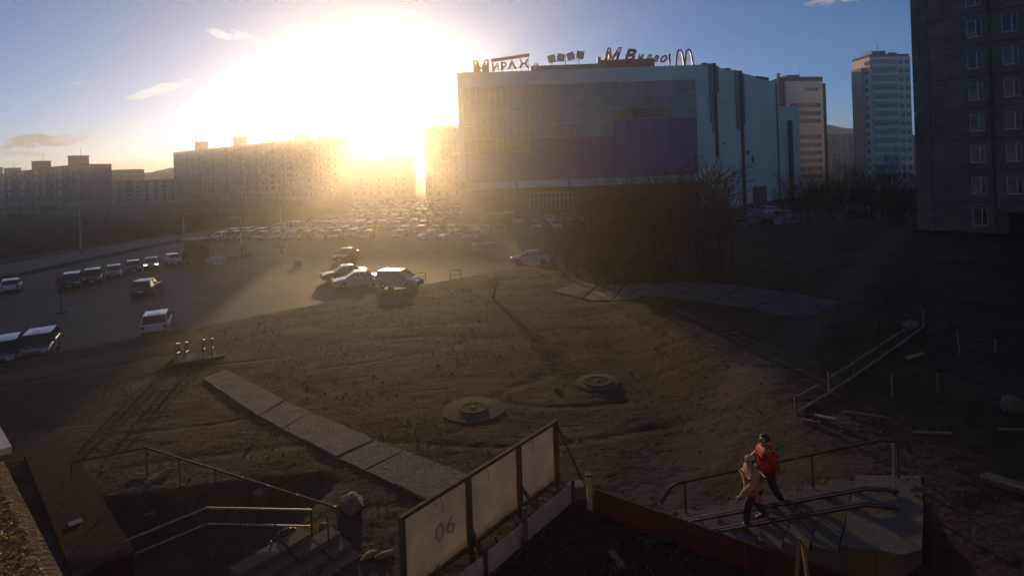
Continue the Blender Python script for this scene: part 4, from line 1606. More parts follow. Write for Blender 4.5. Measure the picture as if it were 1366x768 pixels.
# manholes
def manhole(px, py, r, ra, label, open_ring):
    p = g(px, py)
    t = thing('manhole', label, 'manhole', p, rng.uniform(0, 6))
    mb = MB()
    n = 20
    ring0 = [(ra * (1 + .12 * noise.noise((math.cos(6.283 * k / n) * 1.5, math.sin(6.283 * k / n) * 1.5, px))) * math.cos(6.283 * k / n), ra * (1 + .12 * noise.noise((math.cos(6.283 * k / n) * 1.5, math.sin(6.283 * k / n) * 1.5, px))) * math.sin(6.283 * k / n)) for k in range(n)]
    vs = [(x, y, -.08) for x, y in ring0] + [(x * .93, y * .93, .045) for x, y in ring0] + [(x * r * 1.15 / math.hypot(x, y), y * r * 1.15 / math.hypot(x, y), .08) for x, y in ring0]
    fs = [(a * n + k, a * n + (k + 1) % n, (a + 1) * n + (k + 1) % n, (a + 1) * n + k) for a in (0, 1) for k in range(n)]
    mb.add(vs, fs)
    mb.build('apron', M['apron'], t, smooth=.6)
    mb = MB()
    n = 24
    for (ri, ro, z0, z1) in ((r * .86, r * 1.12, .02, .12),):
        for k in range(n):
            a, b = 6.283 * k / n, 6.283 * (k + 1) / n
            c_ = [(ri * math.cos(a), ri * math.sin(a)), (ro * math.cos(a), ro * math.sin(a)), (ro * math.cos(b), ro * math.sin(b)), (ri * math.cos(b), ri * math.sin(b))]
            mb.extr(c_, z0, z1, lambda u, v, t_: (u, v, t_))
    mb.build('ring', M['apron'], t)
    mb = MB()
    mb.tube([(0, 0, .02), (0, 0, .09)], r * .85, 24)
    for k in range(-3, 4):
        hw = r * .8 * (1 - (k / 4) ** 2) ** .5
        mb.bx(-hw, hw, k * r * .2 - .02, k * r * .2 + .02, .09, .11)
    mb.tube([(0, 0, .09), (0, 0, .14)], .08, 10)
    mb.build('lid', M['rust'], t)


manhole(631, 547, .50, 1.35, 'manhole in a raised pale concrete apron in the dirt', False)
manhole(797, 511, .56, 1.05, 'manhole with a dark ringed lid further right in the dirt', True)


# stones and litter
def rock_mesh(seed, s, flat=.7, m='stone', sub=2):
    import bmesh
    bm = bmesh.new()
    bmesh.ops.create_icosphere(bm, subdivisions=sub, radius=1)
    for v in bm.verts:
        k = 1 + .35 * noise.noise(v.co * 1.1 + Vector((seed, 0, 0))) + .12 * noise.noise(v.co * 3 + Vector((0, seed, 0)))
        v.co = Vector((v.co.x * s[0], v.co.y * s[1], v.co.z * s[2])) * k
    me = bpy.data.meshes.new('rock')
    bm.to_mesh(me)
    bm.free()
    me.materials.append(M[m])
    return me


for i, (px, py, s, lb) in enumerate(((470, 676, (.5, .32, .28), 'large pale boulder beside the end of the slab path'), (432, 702, (.16, .1, .07), 'small flat stone below the long railing'),
                                     (492, 742, (.24, .13, .05), 'flat broken stone plate near the lower left steps'), (512, 740, (.26, .12, .05), 'flat pointed stone plate left of the banner frame'),
                                     (345, 660, (.2, .15, .11), 'pale stone under the long railing'), (742, 519, (.16, .13, .08), 'stone left of the ringed manhole'),
                                     (356, 748, (.22, .16, .12), 'rubble stone below the tyre'), (1352, 548, (.38, .3, .34), 'pale round boulder in the garden at the right edge'),
                                     (1215, 437, (.5, .3, .25), 'boulder at the far end of the garden fence'))):
    p = g(px, py)
    o = link('boulder' if s[0] > .3 else 'stone', rock_mesh(i * 3.7, s), None, (p.x, p.y, p.z + s[2] * .35), rng.uniform(0, 6))
    tag(o, lb, 'rock' if s[0] > .3 else 'stone')

rng = random.Random(17)
gr = MB()
OCT = [(1, 0, 0), (-1, 0, 0), (0, 1, 0), (0, -1, 0), (0, 0, 1), (0, 0, -1)]
OF = [(0, 2, 4), (2, 1, 4), (1, 3, 4), (3, 0, 4), (2, 0, 5), (1, 2, 5), (3, 1, 5), (0, 3, 5)]
cnt = 0
while cnt < 5200:
    y = 9 + 46 * rng.random() ** 1.3
    x = rng.uniform(-.85, .85) * y
    if y > lot_edge(x) - .3 or noise.noise((x * .3, y * .3, 7)) < rng.uniform(-.5, .4):
        continue
    s = rng.choice((.012, .014, .018, .02, .025, .03, .045)) * rng.uniform(.7, 1.3) * (1 + y / 90)
    z = tz(x, y) + .03 * noise.noise((x * .45, y * .45, 1)) + s * .2
    a = rng.uniform(0, 6.28)
    vs = []
    for (u, v, w) in OCT:
        u, v, w = u * rng.uniform(.7, 1.3), v * rng.uniform(.5, 1.1), w * rng.uniform(.4, .8)
        vs.append((x + (u * math.cos(a) - v * math.sin(a)) * s, y + (u * math.sin(a) + v * math.cos(a)) * s, z + w * s))
    gr.add(vs, OF, 1 if rng.random() < .18 else 0)
    cnt += 1
tag(gr.build('clods', [M['clod'], M['stone']]), 'clods and small stones strewn over the bare dirt', 'gravel', kind='stuff')
gr = MB()
cnt = 0
while cnt < 7000:
    y = 9 + 46 * rng.random() ** 1.2
    x = rng.uniform(-.85, .9) * y
    if y > lot_edge(x) - .1 or noise.noise((x * .22 + 9, y * .22, 3)) < rng.uniform(-.15, .35):
        continue
    z = tz(x, y) - .02
    h = rng.uniform(.04, .16) * (1 + y / 50)
    a = rng.uniform(0, 6.28)
    w = .006 * (1 + y / 18)
    dx, dy = math.cos(a), math.sin(a)
    lx, ly = rng.uniform(-1, 1) * h * 1.2, rng.uniform(-1, 1) * h * 1.2
    gr.add([(x - dx * w, y - dy * w, z), (x + dx * w, y + dy * w, z), (x + lx, y + ly, z + h)], [(0, 1, 2)])
    cnt += 1
tag(gr.build('dry_grass', M['straw']), 'thin flattened dry grass tufts over the dirt field', 'grass', kind='stuff')

# ------------------------------------------------------------------ banner frame
A, Bp = Vector((-2.72, 12.5, 0)), Vector((1.05, 17.0, 0))
bd = (Bp - A)
BLn = bd.length
t = thing('banner_frame', 'timber frame holding three pale banner panels', 'banner', A, math.atan2(bd.y, bd.x))
BH = 1.92
MB().box((BLn / 2, 0, BH), (BLn + .14, .09, .09)).build('top_rail', M['wood'], t)
MB().box((BLn / 2, 0, .16), (BLn, .06, .08)).build('bottom_rail', M['wood'], t)
xs = [0, BLn * .36, BLn * .70, BLn]
for x in xs:
    MB().bx(x - .055, x + .055, -.055, .055, -.4, BH - .047).build('post', M['wood'], t)
for a, b in zip(xs[:-1], xs[1:]):
    mb = MB()
    n, m = 14, 10
    for j in range(m + 1):
        for i in range(n + 1):
            u, v = i / n, j / m
            x = a + .06 + (b - a - .12) * u
            z = .2 + (BH - .30) * v
            y = .07 + .02 * noise.noise((x * 1.3, z * 1.3, a)) + .012 * math.sin(x * 9 + z * 4) * (1 - v)
            z -= .012 * abs(math.sin(u * math.pi * 4)) * (v == 1)
            mb.v.append((x, y, z))
    for j in range(m):
        for i in range(n):
            mb.f.append((j * (n + 1) + i, j * (n + 1) + i + 1, (j + 1) * (n + 1) + i + 1, (j + 1) * (n + 1) + i))
    mb.m = [0] * len(mb.f)
    o = mb.build('banner_sheet', M['fabric'], t, smooth=3.0)
    md = o.modifiers.new('thickness', 'SOLIDIFY')
    md.thickness = .004
for (s, x, w, h, z) in (('0', 1.0, .28, .42, .80), ('6', 1.36, .28, .42, .80)):
    letter(s, 1, .004, M['print'], t, (x, .036, z), width=w, height=h, name='printed_digit')
mb = MB()
mb.bar((BLn, -.06, BH - .1), (BLn + .45, -.75, -.1), .07, .07)
mb.build('brace', M['wood'], t)
mb = MB()
mb.bar((xs[2], -.06, .75), (xs[2] + .1, -.75, .05), .08, .06)
mb.build('brace', M['wood'], t)
mb = MB()
mb.bar((xs[1], -.06, .6), (xs[1] - .12, -.6, .0), .08, .06)
mb.build('brace', M['wood'], t)
mb = MB()
for (x, z) in ((.9, 1.86), (1.1, 1.86), (2.7, 1.86), (4.6, 1.86)):
    mb.tube([(x, -.06, z), (x + .05, -.09, z - .12), (x + .02, -.1, z - .3 * (x > 1))], .008, 4)
mb.build('loose_string', M['plastic'], t)

# low white boards of the planting bed in front of it
A2, B2 = Vector((-2.0, 11.95, 0)), Vector((1.42, 16.15, 0))
d2 = B2 - A2
L2 = d2.length
t = thing('board_edging', 'low white board edging in front of the banner frame', 'fence', A2, math.atan2(d2.y, d2.x))
for i, (a, b) in enumerate(((0, .30), (.30, .55), (.55, 1.0))):
    MB().box(((a + b) / 2 * L2, 0, .28), ((b - a) * L2 - .02, .025, .54), 0, Matrix.Rotation(.004 * (i - 1), 3, 'X')).build('board', M['whiteboard'], t)
for x in (.30, .56, .99):
    MB().bx(x * L2 - .04, x * L2 + .04, -.09, -.015, -.3, .66 if x != .56 else .2).build('stake', M['wood'], t)
p = g(678, 742)
pp = thing('pipe_post', 'rust-footed steel pipe post against the white board edging', 'post', (A2.x + d2.x * .56 + .1, A2.y + d2.y * .56 - .12, 0))
MB().tube([(0, 0, -.2), (0, 0, .25)], .07, 12).build('rusty_foot', M['rust'], pp)
MB().tube([(0, 0, .25), (0, 0, 1.05), (0, 0, 1.06)], [.065, .065, .05], 12).build('pipe', M['steel'], pp)
pq = aty(585, 755, 12.3)
pp = thing('pipe_post', 'short pipe stub at the lower end of the banner frame', 'post', (pq.x, pq.y, 0))
MB().tube([(0, 0, -.2), (0, 0, pq.z), (0, 0, pq.z + .01)], [.06, .06, .045], 12).build('pipe', M['steel'], pp)
p = g(778, 668)
pp = thing('corner_post', 'pale capped post where banner bed meets the red board fence', 'post', (1.85, 15.75, 0))
MB().bx(-.07, .07, -.07, .07, -.2, .95).build('shaft', M['whiteboard'], pp)
MB().bx(-.09, .09, -.09, .09, .95, 1.0).build('cap', M['plastic'], pp)
cb = MB().bx(-.5, .5, -.14, .14, -.1, .34).bx(-.46, .46, -.17, .17, .34, .38)
tag(cb.build('concrete_block', M['concrete'], None, (1.5, 16.35, 0), .3), 'concrete block behind the corner of the planting bed', 'block')

# dark soil in the bed
bed = [(A2.x + .1, A2.y - .05), (B2.x + .1, B2.y - .1), (1.95, 15.5), (6.6, 11.95), (6.2, 10.6), (2, 9.6), (-1.4, 10.4)]
cx, cy = sum(p[0] for p in bed) / len(bed), sum(p[1] for p in bed) / len(bed)
mb = MB()
NR, NA = 26, 84
outline = []
for k in range(NA):
    f = k / NA * len(bed)
    i = int(f)
    a, b = bed[i], bed[(i + 1) % len(bed)]
    outline.append((a[0] + (b[0] - a[0]) * (f - i), a[1] + (b[1] - a[1]) * (f - i)))
for r in range(NR + 1):
    for k in range(NA):
        x, y = cx + (outline[k][0] - cx) * r / NR, cy + (outline[k][1] - cy) * r / NR
        edge = 1 - (r / NR) ** 6
        z = max(0, .3 * ss(4.5, 7, x)) * 0 + .06 + edge * (.12 + .10 * noise.noise((x * 1.2, y * 1.2, 3)) + .07 * noise.noise((x * 4, y * 4, 8)) + .03 * noise.noise((x * 11, y * 11, 2)))
        mb.v.append((x, y, z if r < NR else -.1))
for r in range(NR):
    for k in range(NA):
        mb.f.append((r * NA + k, (r + 1) * NA + k, (r + 1) * NA + (k + 1) % NA, r * NA + (k + 1) % NA))
mb.m = [0] * len(mb.f)
tag(mb.build('planting_soil', M['soil'], smooth=3.0), kind='structure')
tw = MB()
rng = random.Random(31)
for i in range(260):
    x, y = rng.uniform(-1, 5.5), rng.uniform(10.5, 15)
    q = Vector((x, y))
    if (q - Vector((A2.x, A2.y))).cross(Vector((d2.x, d2.y))) < .3 * L2 or x > 2 + (15.5 - y) * 1.25:
        continue
    a = rng.uniform(0, 6.28)
    l = rng.uniform(.08, .35)
    z = .22 + rng.uniform(-.05, .06)
    tw.tube([(x, y, z), (x + math.cos(a) * l, y + math.sin(a) * l, z + rng.uniform(-.02, .05))], rng.uniform(.004, .010), 3, 0, False)
tag(tw.build('plant_litter', M['straw']), 'dead stems and litter on the dark planting soil', 'litter', kind='stuff')

# red-brown board fence
A3, B3 = Vector((1.98, 15.5, 0)), Vector((6.9, 11.7, 0))
d3 = B3 - A3
L3 = d3.length
t = thing('board_fence', 'red-brown board fence running down from the corner post to the steps', 'fence', A3, math.atan2(d3.y, d3.x))
for a, b in ((0, .30), (.30, .64), (.64, 1.0)):
    MB().bx(a * L3 + .008, b * L3 - .008, -.015, .015, -.15, .72 + .02 * (a > 0)).build('board', M['redboard'], t)
for x in (.30, .64):
    MB().bx(x * L3 - .025, x * L3 + .025, -.05, -.017, -.15, .74).build('batten', M['rust'], t)
MB().bx(0, L3, .017, .05, .55, .62).build('rail', M['wood'], t)

# ------------------------------------------------------------------ the right-hand steps
NSTEP, TREAD, RISE, WID = 8, .64, .158, 3.0
sx = thing('stairs', 'worn concrete steps rising to the right with stroller channels', 'stairs', (ST0.x, ST0.y, 0), STA)
rng = random.Random(12)


def fence_limit(x):
    """how far a tread edge starting at local x can run before it meets the red board fence"""
    w = 0.0
    f0, f1 = Vector((1.98, 15.5)), Vector((6.9, 11.7))
    fd = (f1 - f0).normalized()
    while w < WID:
        p = ST0 + ST_D * (x - SKEW * (w + .05)) + ST_N * (w + .05)
        if fd.cross(p - f0) < .14:
            break
        w += .05
    return w


for k in range(NSTEP):
    x0, x1 = k * TREAD, (k + 1) * TREAD + .06
    w0, w1 = fence_limit(x0), fence_limit(x1)
    n = 8
    ring = [(x0, 0), (x1, 0), (x1 - SKEW * w1, -w1)]
    ring += [(x0 - SKEW * (w0 * (1 - i / n)) + rng.uniform(-.015, .02), -w0 * (1 - i / n)) for i in range(n)]
    MB().extr(ring[::-1], -.5 if k < 3 else (k - 3) * RISE, (k + 1) * RISE, lambda u, v, t_: (u, v, t_)).build('step', M['stairslab'], sx)
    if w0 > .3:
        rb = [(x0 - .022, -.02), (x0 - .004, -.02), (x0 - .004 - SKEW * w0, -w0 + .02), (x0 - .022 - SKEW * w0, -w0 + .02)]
        MB().extr(rb[::-1], k * RISE - .02, (k + 1) * RISE - .035, lambda u, v, t_: (u, v, t_)).build('riser', M['riser'], sx)  # thin strip added to each step front, shade painted in its colour
xl = NSTEP * TREAD
lw = WID + .1
MB().extr([(xl + .003, 0.02), (xl + .003 - SKEW * WID, -WID), (xl + .5 - SKEW * WID, -WID - .14), (xl + 1.0 - SKEW * WID, -WID + .05), (xl + 1.0 - SKEW * 1.4, -1.4), (xl + .95, .05)], .1, NSTEP * RISE + .004, lambda u, v, t_: (u, v, t_)).build('landing', M['stairslab'], sx)
MB().bx(-.05, xl + .4, .02, .16, -.4, .05).build('side_kerb', M['kerb'], sx)
# stroller channels: two pairs of steel angles lying over the steps
for y in (-.75, -1.45):
    for o_ in (0, .09):
        mb = MB()
        mb.bar((-.35 + SKEW * y, y - o_, RISE + .0), (xl - .35 + SKEW * y, y - o_, RISE * NSTEP + .08), .05, .05)
        mb.bar((xl - .36 + SKEW * y, y - o_, RISE * NSTEP + .08), (xl + .40 + SKEW * y, y - o_, RISE * NSTEP + .055), .05, .05)
        mb.build('stroller_channel', M['darkmetal'], sx)
# handrail
hr = thing('handrail', 'dark steel handrail along the far side of the steps', 'handrail', (ST0.x, ST0.y, 0), STA)
hz = RISE * NSTEP + .95
MB().tube([(-.55, -.1, .35), (-.25, -.1, .82), (-.1, -.1, .92), (xl - .1, -.1, hz), (xl + .5, -.1, hz - .02), (xl + .62, -.1, hz - .06), (xl + .66, -.1, hz - .28)], .035, 8).build('top_rail', M['darkmetal'], hr)
for f in (.02, .33, .66):
    x = f * xl
    MB().tube([(x, -.1, -.2), (x, -.1, .95 + f * RISE * NSTEP)], .028, 8).build('post', M['rust'], hr)
MB().tube([(xl + .35, -.1, NSTEP * RISE), (xl + .35, -.1, hz - .02)], .028, 8).build('post', M['rust'], hr)
# middle posts of a lost front rail
for (x, y, h, lb) in ((xl * .52, -1.0, 1.1, 'leaning steel post standing mid steps'), (xl - .1, -.85, 1.1, 'leaning steel post at the edge of the landing')):
    t = thing('leaning_post', lb, 'post', (ST0.x + ST_D.x * x - ST_N.x * y, ST0.y + ST_D.y * x - ST_N.y * y, min(NSTEP, int((x - SKEW * y) / TREAD + 1)) * RISE), STA)
    MB().tube([(-.05, -.05, -.02), (.14, .32, h)], .026, 8).build('shaft', M['steel'], t)
    MB().tube([(-.05, -.05, -.01), (-.02, 0, .12)], .045, 8).build('foot', M['plastic'], t)
# timber trestle in the near bed
q = aty(1066, 716, 11.4)
t = thing('timber_trestle', 'two pale timber stakes leaning together in front of the steps', 'stakes', (q.x, q.y, 0))
mb = MB(); mb.bar((-.45, -.5, .0), (.0, 0, q.z), .06, .06); mb.build('stake', M['palewood'], t)
mb = MB(); mb.bar((-.05, -.75, .0), (.05, -.02, q.z - .04), .06, .06); mb.build('stake', M['palewood'], t)
# kerb plank right of the landing
a, b = g(1308, 640), g(1380, 662)
mb = MB(); mb.bar(a + Vector((0, 0, .05)), b + Vector((0, 0, .05)), .22, .14)
mb.bar(a + Vector((.3, .2, .02)), b + Vector((.3, .2, .02)), .18, .08)
tag(mb.build('kerb_beam', M['stairslab']), 'concrete kerb beam lying right of the landing', 'beam')

# ------------------------------------------------------------------ garden plot at right
rng = random.Random(19)
pts = [g(1062, 553), g(1106, 525), g(1140, 502), g(1174, 478), g(1206, 456), g(1232, 436)]
t = thing('garden_fence', 'low makeshift fence of pale rails round the garden plot', 'fence', pts[0])
o0 = pts[0]
for i, p in enumerate(pts):
    q = p - o0
    h = (.62, .75, .7, .6, .55, .75)[i]
    MB().bx(q.x - .03, q.x + .03, q.y - .03, q.y + .03, q.z - .2, q.z + h).build('post', M['palewood' if i in (1, 5) else 'wood'], t)
for i, (a, b) in enumerate(zip(pts[:-1], pts[1:])):
    a, b = a - o0, b - o0
    mb = MB(); mb.bar(a + Vector((0, -.05, .08)), b + Vector((0, -.05, .06)), .05, .07); mb.build('bottom_rail', M['palewood'], t)
    if i != 4:
        e = .65 if i == 0 else 1
        mb = MB(); mb.bar(a + Vector((0, -.05, .58)), a.lerp(b, e) + Vector((0, -.05, .56)), .04, .06); mb.build('top_rail', M['palewood'], t)
for (px, py, h, m, lb) in ((1106, 512, 2.2, 'darkbark', 'tall dark bare sapling at the garden fence, nearest to the steps'), (1138, 500, 2.6, 'darkbark', 'tall dark bare sapling at the middle of the garden fence'),
                           (1172, 480, 2.4, 'darkbark', 'dark bare sapling toward the far end of the garden fence')):
    p = g(px, py)
    tr_ = tree_meshes(px, h, 1, .02, .03, 2, (4, 3, 2), .1, 'darkbark', 'darkbark')
    put_tree('sapling', tr_, p, 1, 0, lb, None)
for (px, py, h, lb) in ((1190, 530, .8, 'pale stake standing alone in the garden nearest the fence'), (1251, 525, .65, 'pale short stake at the middle of the garden'), (1281, 474, .95, 'pale slanting stake at the back of the garden'), (1328, 470, .5, 'small stake at the far right of the garden')):
    p = g(px, py)
    t = thing('garden_stake', lb, 'stake', p)
    MB().bar((0, 0, -.1), (-.1 if px == 1281 else .01, 0, h), .045, .03).build('shaft', M['palewood'], t)
    MB().box((-.1 if px == 1281 else .01, 0, h), (.06, .05, .05)).build('head', M['palewood'], t)
for (a, b, w, lb) in (((1088, 556), (1116, 563), .16, 'thick plank lying at the near end of the garden'), ((1122, 551), (1182, 561), .06, 'long pale lath lying in the garden'), ((1068, 562), (1092, 567), .07, 'short lath lying before the garden fence'),
                      ((1218, 579), (1270, 582), .06, 'pale lath lying low at the right of the garden'), ((1330, 576), (1366, 578), .06, 'pale lath at the right edge of the garden'), ((1210, 480), (1232, 474), .2, 'heap board at the back of the garden')):
    p, q = g(*a), g(*b)
    mb = MB(); mb.bar(p + Vector((0, 0, .06)), q + Vector((0, 0, .09)), w, .05)
    mb.bar(p.lerp(q, .1) + Vector((0, 0, .03)), p.lerp(q, .1) + Vector((.02, w, .03)), .05, .05)
    tag(mb.build('plank', M['palewood']), lb, 'plank')

# ------------------------------------------------------------------ left foreground: railings, basement wall, steps
a, b, c_ = at(95, 617, .9), at(195, 597, .95), at(450, 677, .55)
t = thing('railing', 'long thin railing bent round the basement pit', 'railing', (b.x, b.y, 0))
o0 = Vector((b.x, b.y, 0))
MB().tube([a - o0, b - o0, c_ - o0], .032, 8).build('top_rail', M['rust'], t)
for f in (0, .2, .4, .6, .8, 1):
    p = b.lerp(c_, f) - o0
    MB().tube([(p.x, p.y, -.9 if f < .7 else -.2), (p.x, p.y, p.z)], .02, 6).build('post', M['rust'], t)
p = a - o0
MB().tube([(p.x, p.y, -.8), (p.x, p.y, p.z)], .02, 6).build('post', M['rust'], t)
mb = MB()
for f in (.08, .18, .33, .43, .55, .68, .82, .99):
    p = b.lerp(c_, f) - o0
    mb.box((p.x, p.y, p.z + .02), (.05, .05, .03))
mb.build('clip', M['steel'], t)
a, b, c_ = at(165, 722, .55), at(275, 677, .95), at(415, 680, .95)
o0 = Vector((b.x, b.y, 0))
t = thing('railing', 'double railing above the lower left steps', 'railing', (b.x, b.y, 0))
MB().tube([a - o0, b - o0, c_ - o0], .03, 8).build('top_rail', M['steel'], t)
dz = Vector((0, 0, .42))
MB().tube([a - o0 - dz, b - o0 - dz, c_ - o0 - dz], .024, 8).build('lower_rail', M['steel'], t)
for f in (0, .33, .66, 1):
    p = b.lerp(c_, f) - o0
    MB().tube([(p.x, p.y, -.8), (p.x, p.y, p.z)], .026, 8).build('post', M['darkmetal'], t)
p = a - o0
MB().tube([(p.x, p.y, -.8), (p.x, p.y, p.z)], .026, 8).build('post', M['darkmetal'], t)
q = at(440, 740, 0)
t = thing('steel_post', 'bare steel post beside the end of the double railing', 'post', q)
MB().tube([(0, 0, -.2), (-.05, .05, 1.0)], .024, 8).build('shaft', M['rust'], t)
MB().box((.12, -.02, .02), (.4, .12, .08)).build('foot', M['rust'], t)

# maroon basement wall
a0, a1 = at(58, 588, .45), at(140, 752, .45)
dv = a1 - a0
nrm = Vector((-dv.y, dv.x, 0)).normalized()
t = thing('basement_wall', 'long low maroon wall beside the basement pit', 'wall', (a0.x, a0.y, 0), math.atan2(dv.y, dv.x))
L = dv.length
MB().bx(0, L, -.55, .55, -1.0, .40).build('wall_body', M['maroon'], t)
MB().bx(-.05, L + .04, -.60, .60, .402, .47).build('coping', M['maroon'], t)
MB().bx(L * .72, L * .72 + .25, -.32, -.02, .472, .50).build('patch_plate', M['concrete'], t)
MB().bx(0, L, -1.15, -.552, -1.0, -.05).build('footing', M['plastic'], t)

# lower left slab steps
rng = random.Random(44)
t = thing('stairs', 'broken stone slab steps at the bottom edge left of the banner frame', 'stairs', at(420, 760, 0), R(-38))
for k in range(4):
    for j in range(4):
        x0, y0 = k * .42 - 1.0, -j * .62 + .7
        if k == 0 and j == 0:
            continue
        MB().box((x0 + rng.uniform(-.02, .02), y0 + rng.uniform(-.02, .02), .34 - k * .13), (.46, .60, .12), 0, Matrix.Rotation(rng.uniform(-.05, .05), 3, 'Z') @ Matrix.Rotation(rng.uniform(-.03, .03), 3, 'X')).build('slab', M['stairslab'], t)
MB().bx(-1.2, .6, -1.7, .9, -.4, -.13).build('bedding', M['soil'], t)
# half buried tyre
q = at(382, 728, 0)
ty = thing('old_tyre', 'old tyre standing half buried behind the slab steps', 'tyre', (q.x, q.y, -.05), R(35))
mb = MB()
n, m = 24, 8
for k in range(n):
    a = 6.283 * k / n
    for j in range(m):
        b_ = 6.283 * j / m
        rr = .33 + .095 * math.cos(b_)
        mb.v.append((rr * math.cos(a), .1 * math.sin(b_), rr * math.sin(a) + .08))
for k in range(n):
    for j in range(m):
        mb.f.append((k * m + j, k * m + (j + 1) % m, ((k + 1) % n) * m + (j + 1) % m, ((k + 1) % n) * m + j))
mb.m = [0] * len(mb.f)
mb.build('carcass', M['kerb'], ty, smooth=3.0)
mb = MB()
for k in range(24):
    a = 6.283 * k / 24
    mb.box((.425 * math.cos(a), 0, .425 * math.sin(a) + .08), (.03, .12, .06), 0, Matrix.Rotation(-a, 3, 'Y'))
mb.build('tread', M['plastic'], ty)
# rubbish in the pit
for (px, py, l, m, lb) in ((188, 634, .5, 'palewood', 'splintered pale lath in the pit by the railing corner'), (206, 638, .35, 'whiteboard', 'white strip of rubbish in the pit'),
                           (222, 630, .4, 'palewood', 'thin lath lying against the pit edge'), (200, 690, .3, 'concrete', 'broken rubble piece deep in the pit')):
    p = g(px, py)
    b = MB()
    b.box((0, 0, .05), (l, .06, .035), 0, Matrix.Rotation(.2, 3, 'Z'))
    b.box((l * .2, .05, .07), (l * .5, .04, .03), 0, Matrix.Rotation(-.5, 3, 'Z'))
    tag(b.build('debris', M[m], None, p, rng.uniform(0, 3)), lb, 'debris')


# ------------------------------------------------------------------ people
def skin_mesh(verts, edges, radii, root=0, sub=2):
    me = bpy.data.meshes.new('sk')
    me.from_pydata(verts, edges, [])
    o = bpy.data.objects.new('sk', me)
    col.objects.link(o)
    md = o.modifiers.new('s', 'SKIN')
    md.branch_smoothing = .6
    for i, r in enumerate(radii):
        rr = r if isinstance(r, tuple) else (r, r)
        me.skin_vertices[0].data[i].radius = rr
        me.skin_vertices[0].data[i].use_root = (i == root)
    s = o.modifiers.new('d', 'SUBSURF')
    s.levels = sub
    s.render_levels = sub
    dg = bpy.context.evaluated_depsgraph_get()
    out = bpy.data.meshes.new_from_object(o.evaluated_get(dg))
    bpy.data.objects.remove(o)
    out.polygons.foreach_set('use_smooth', [True] * len(out.polygons))
    return out


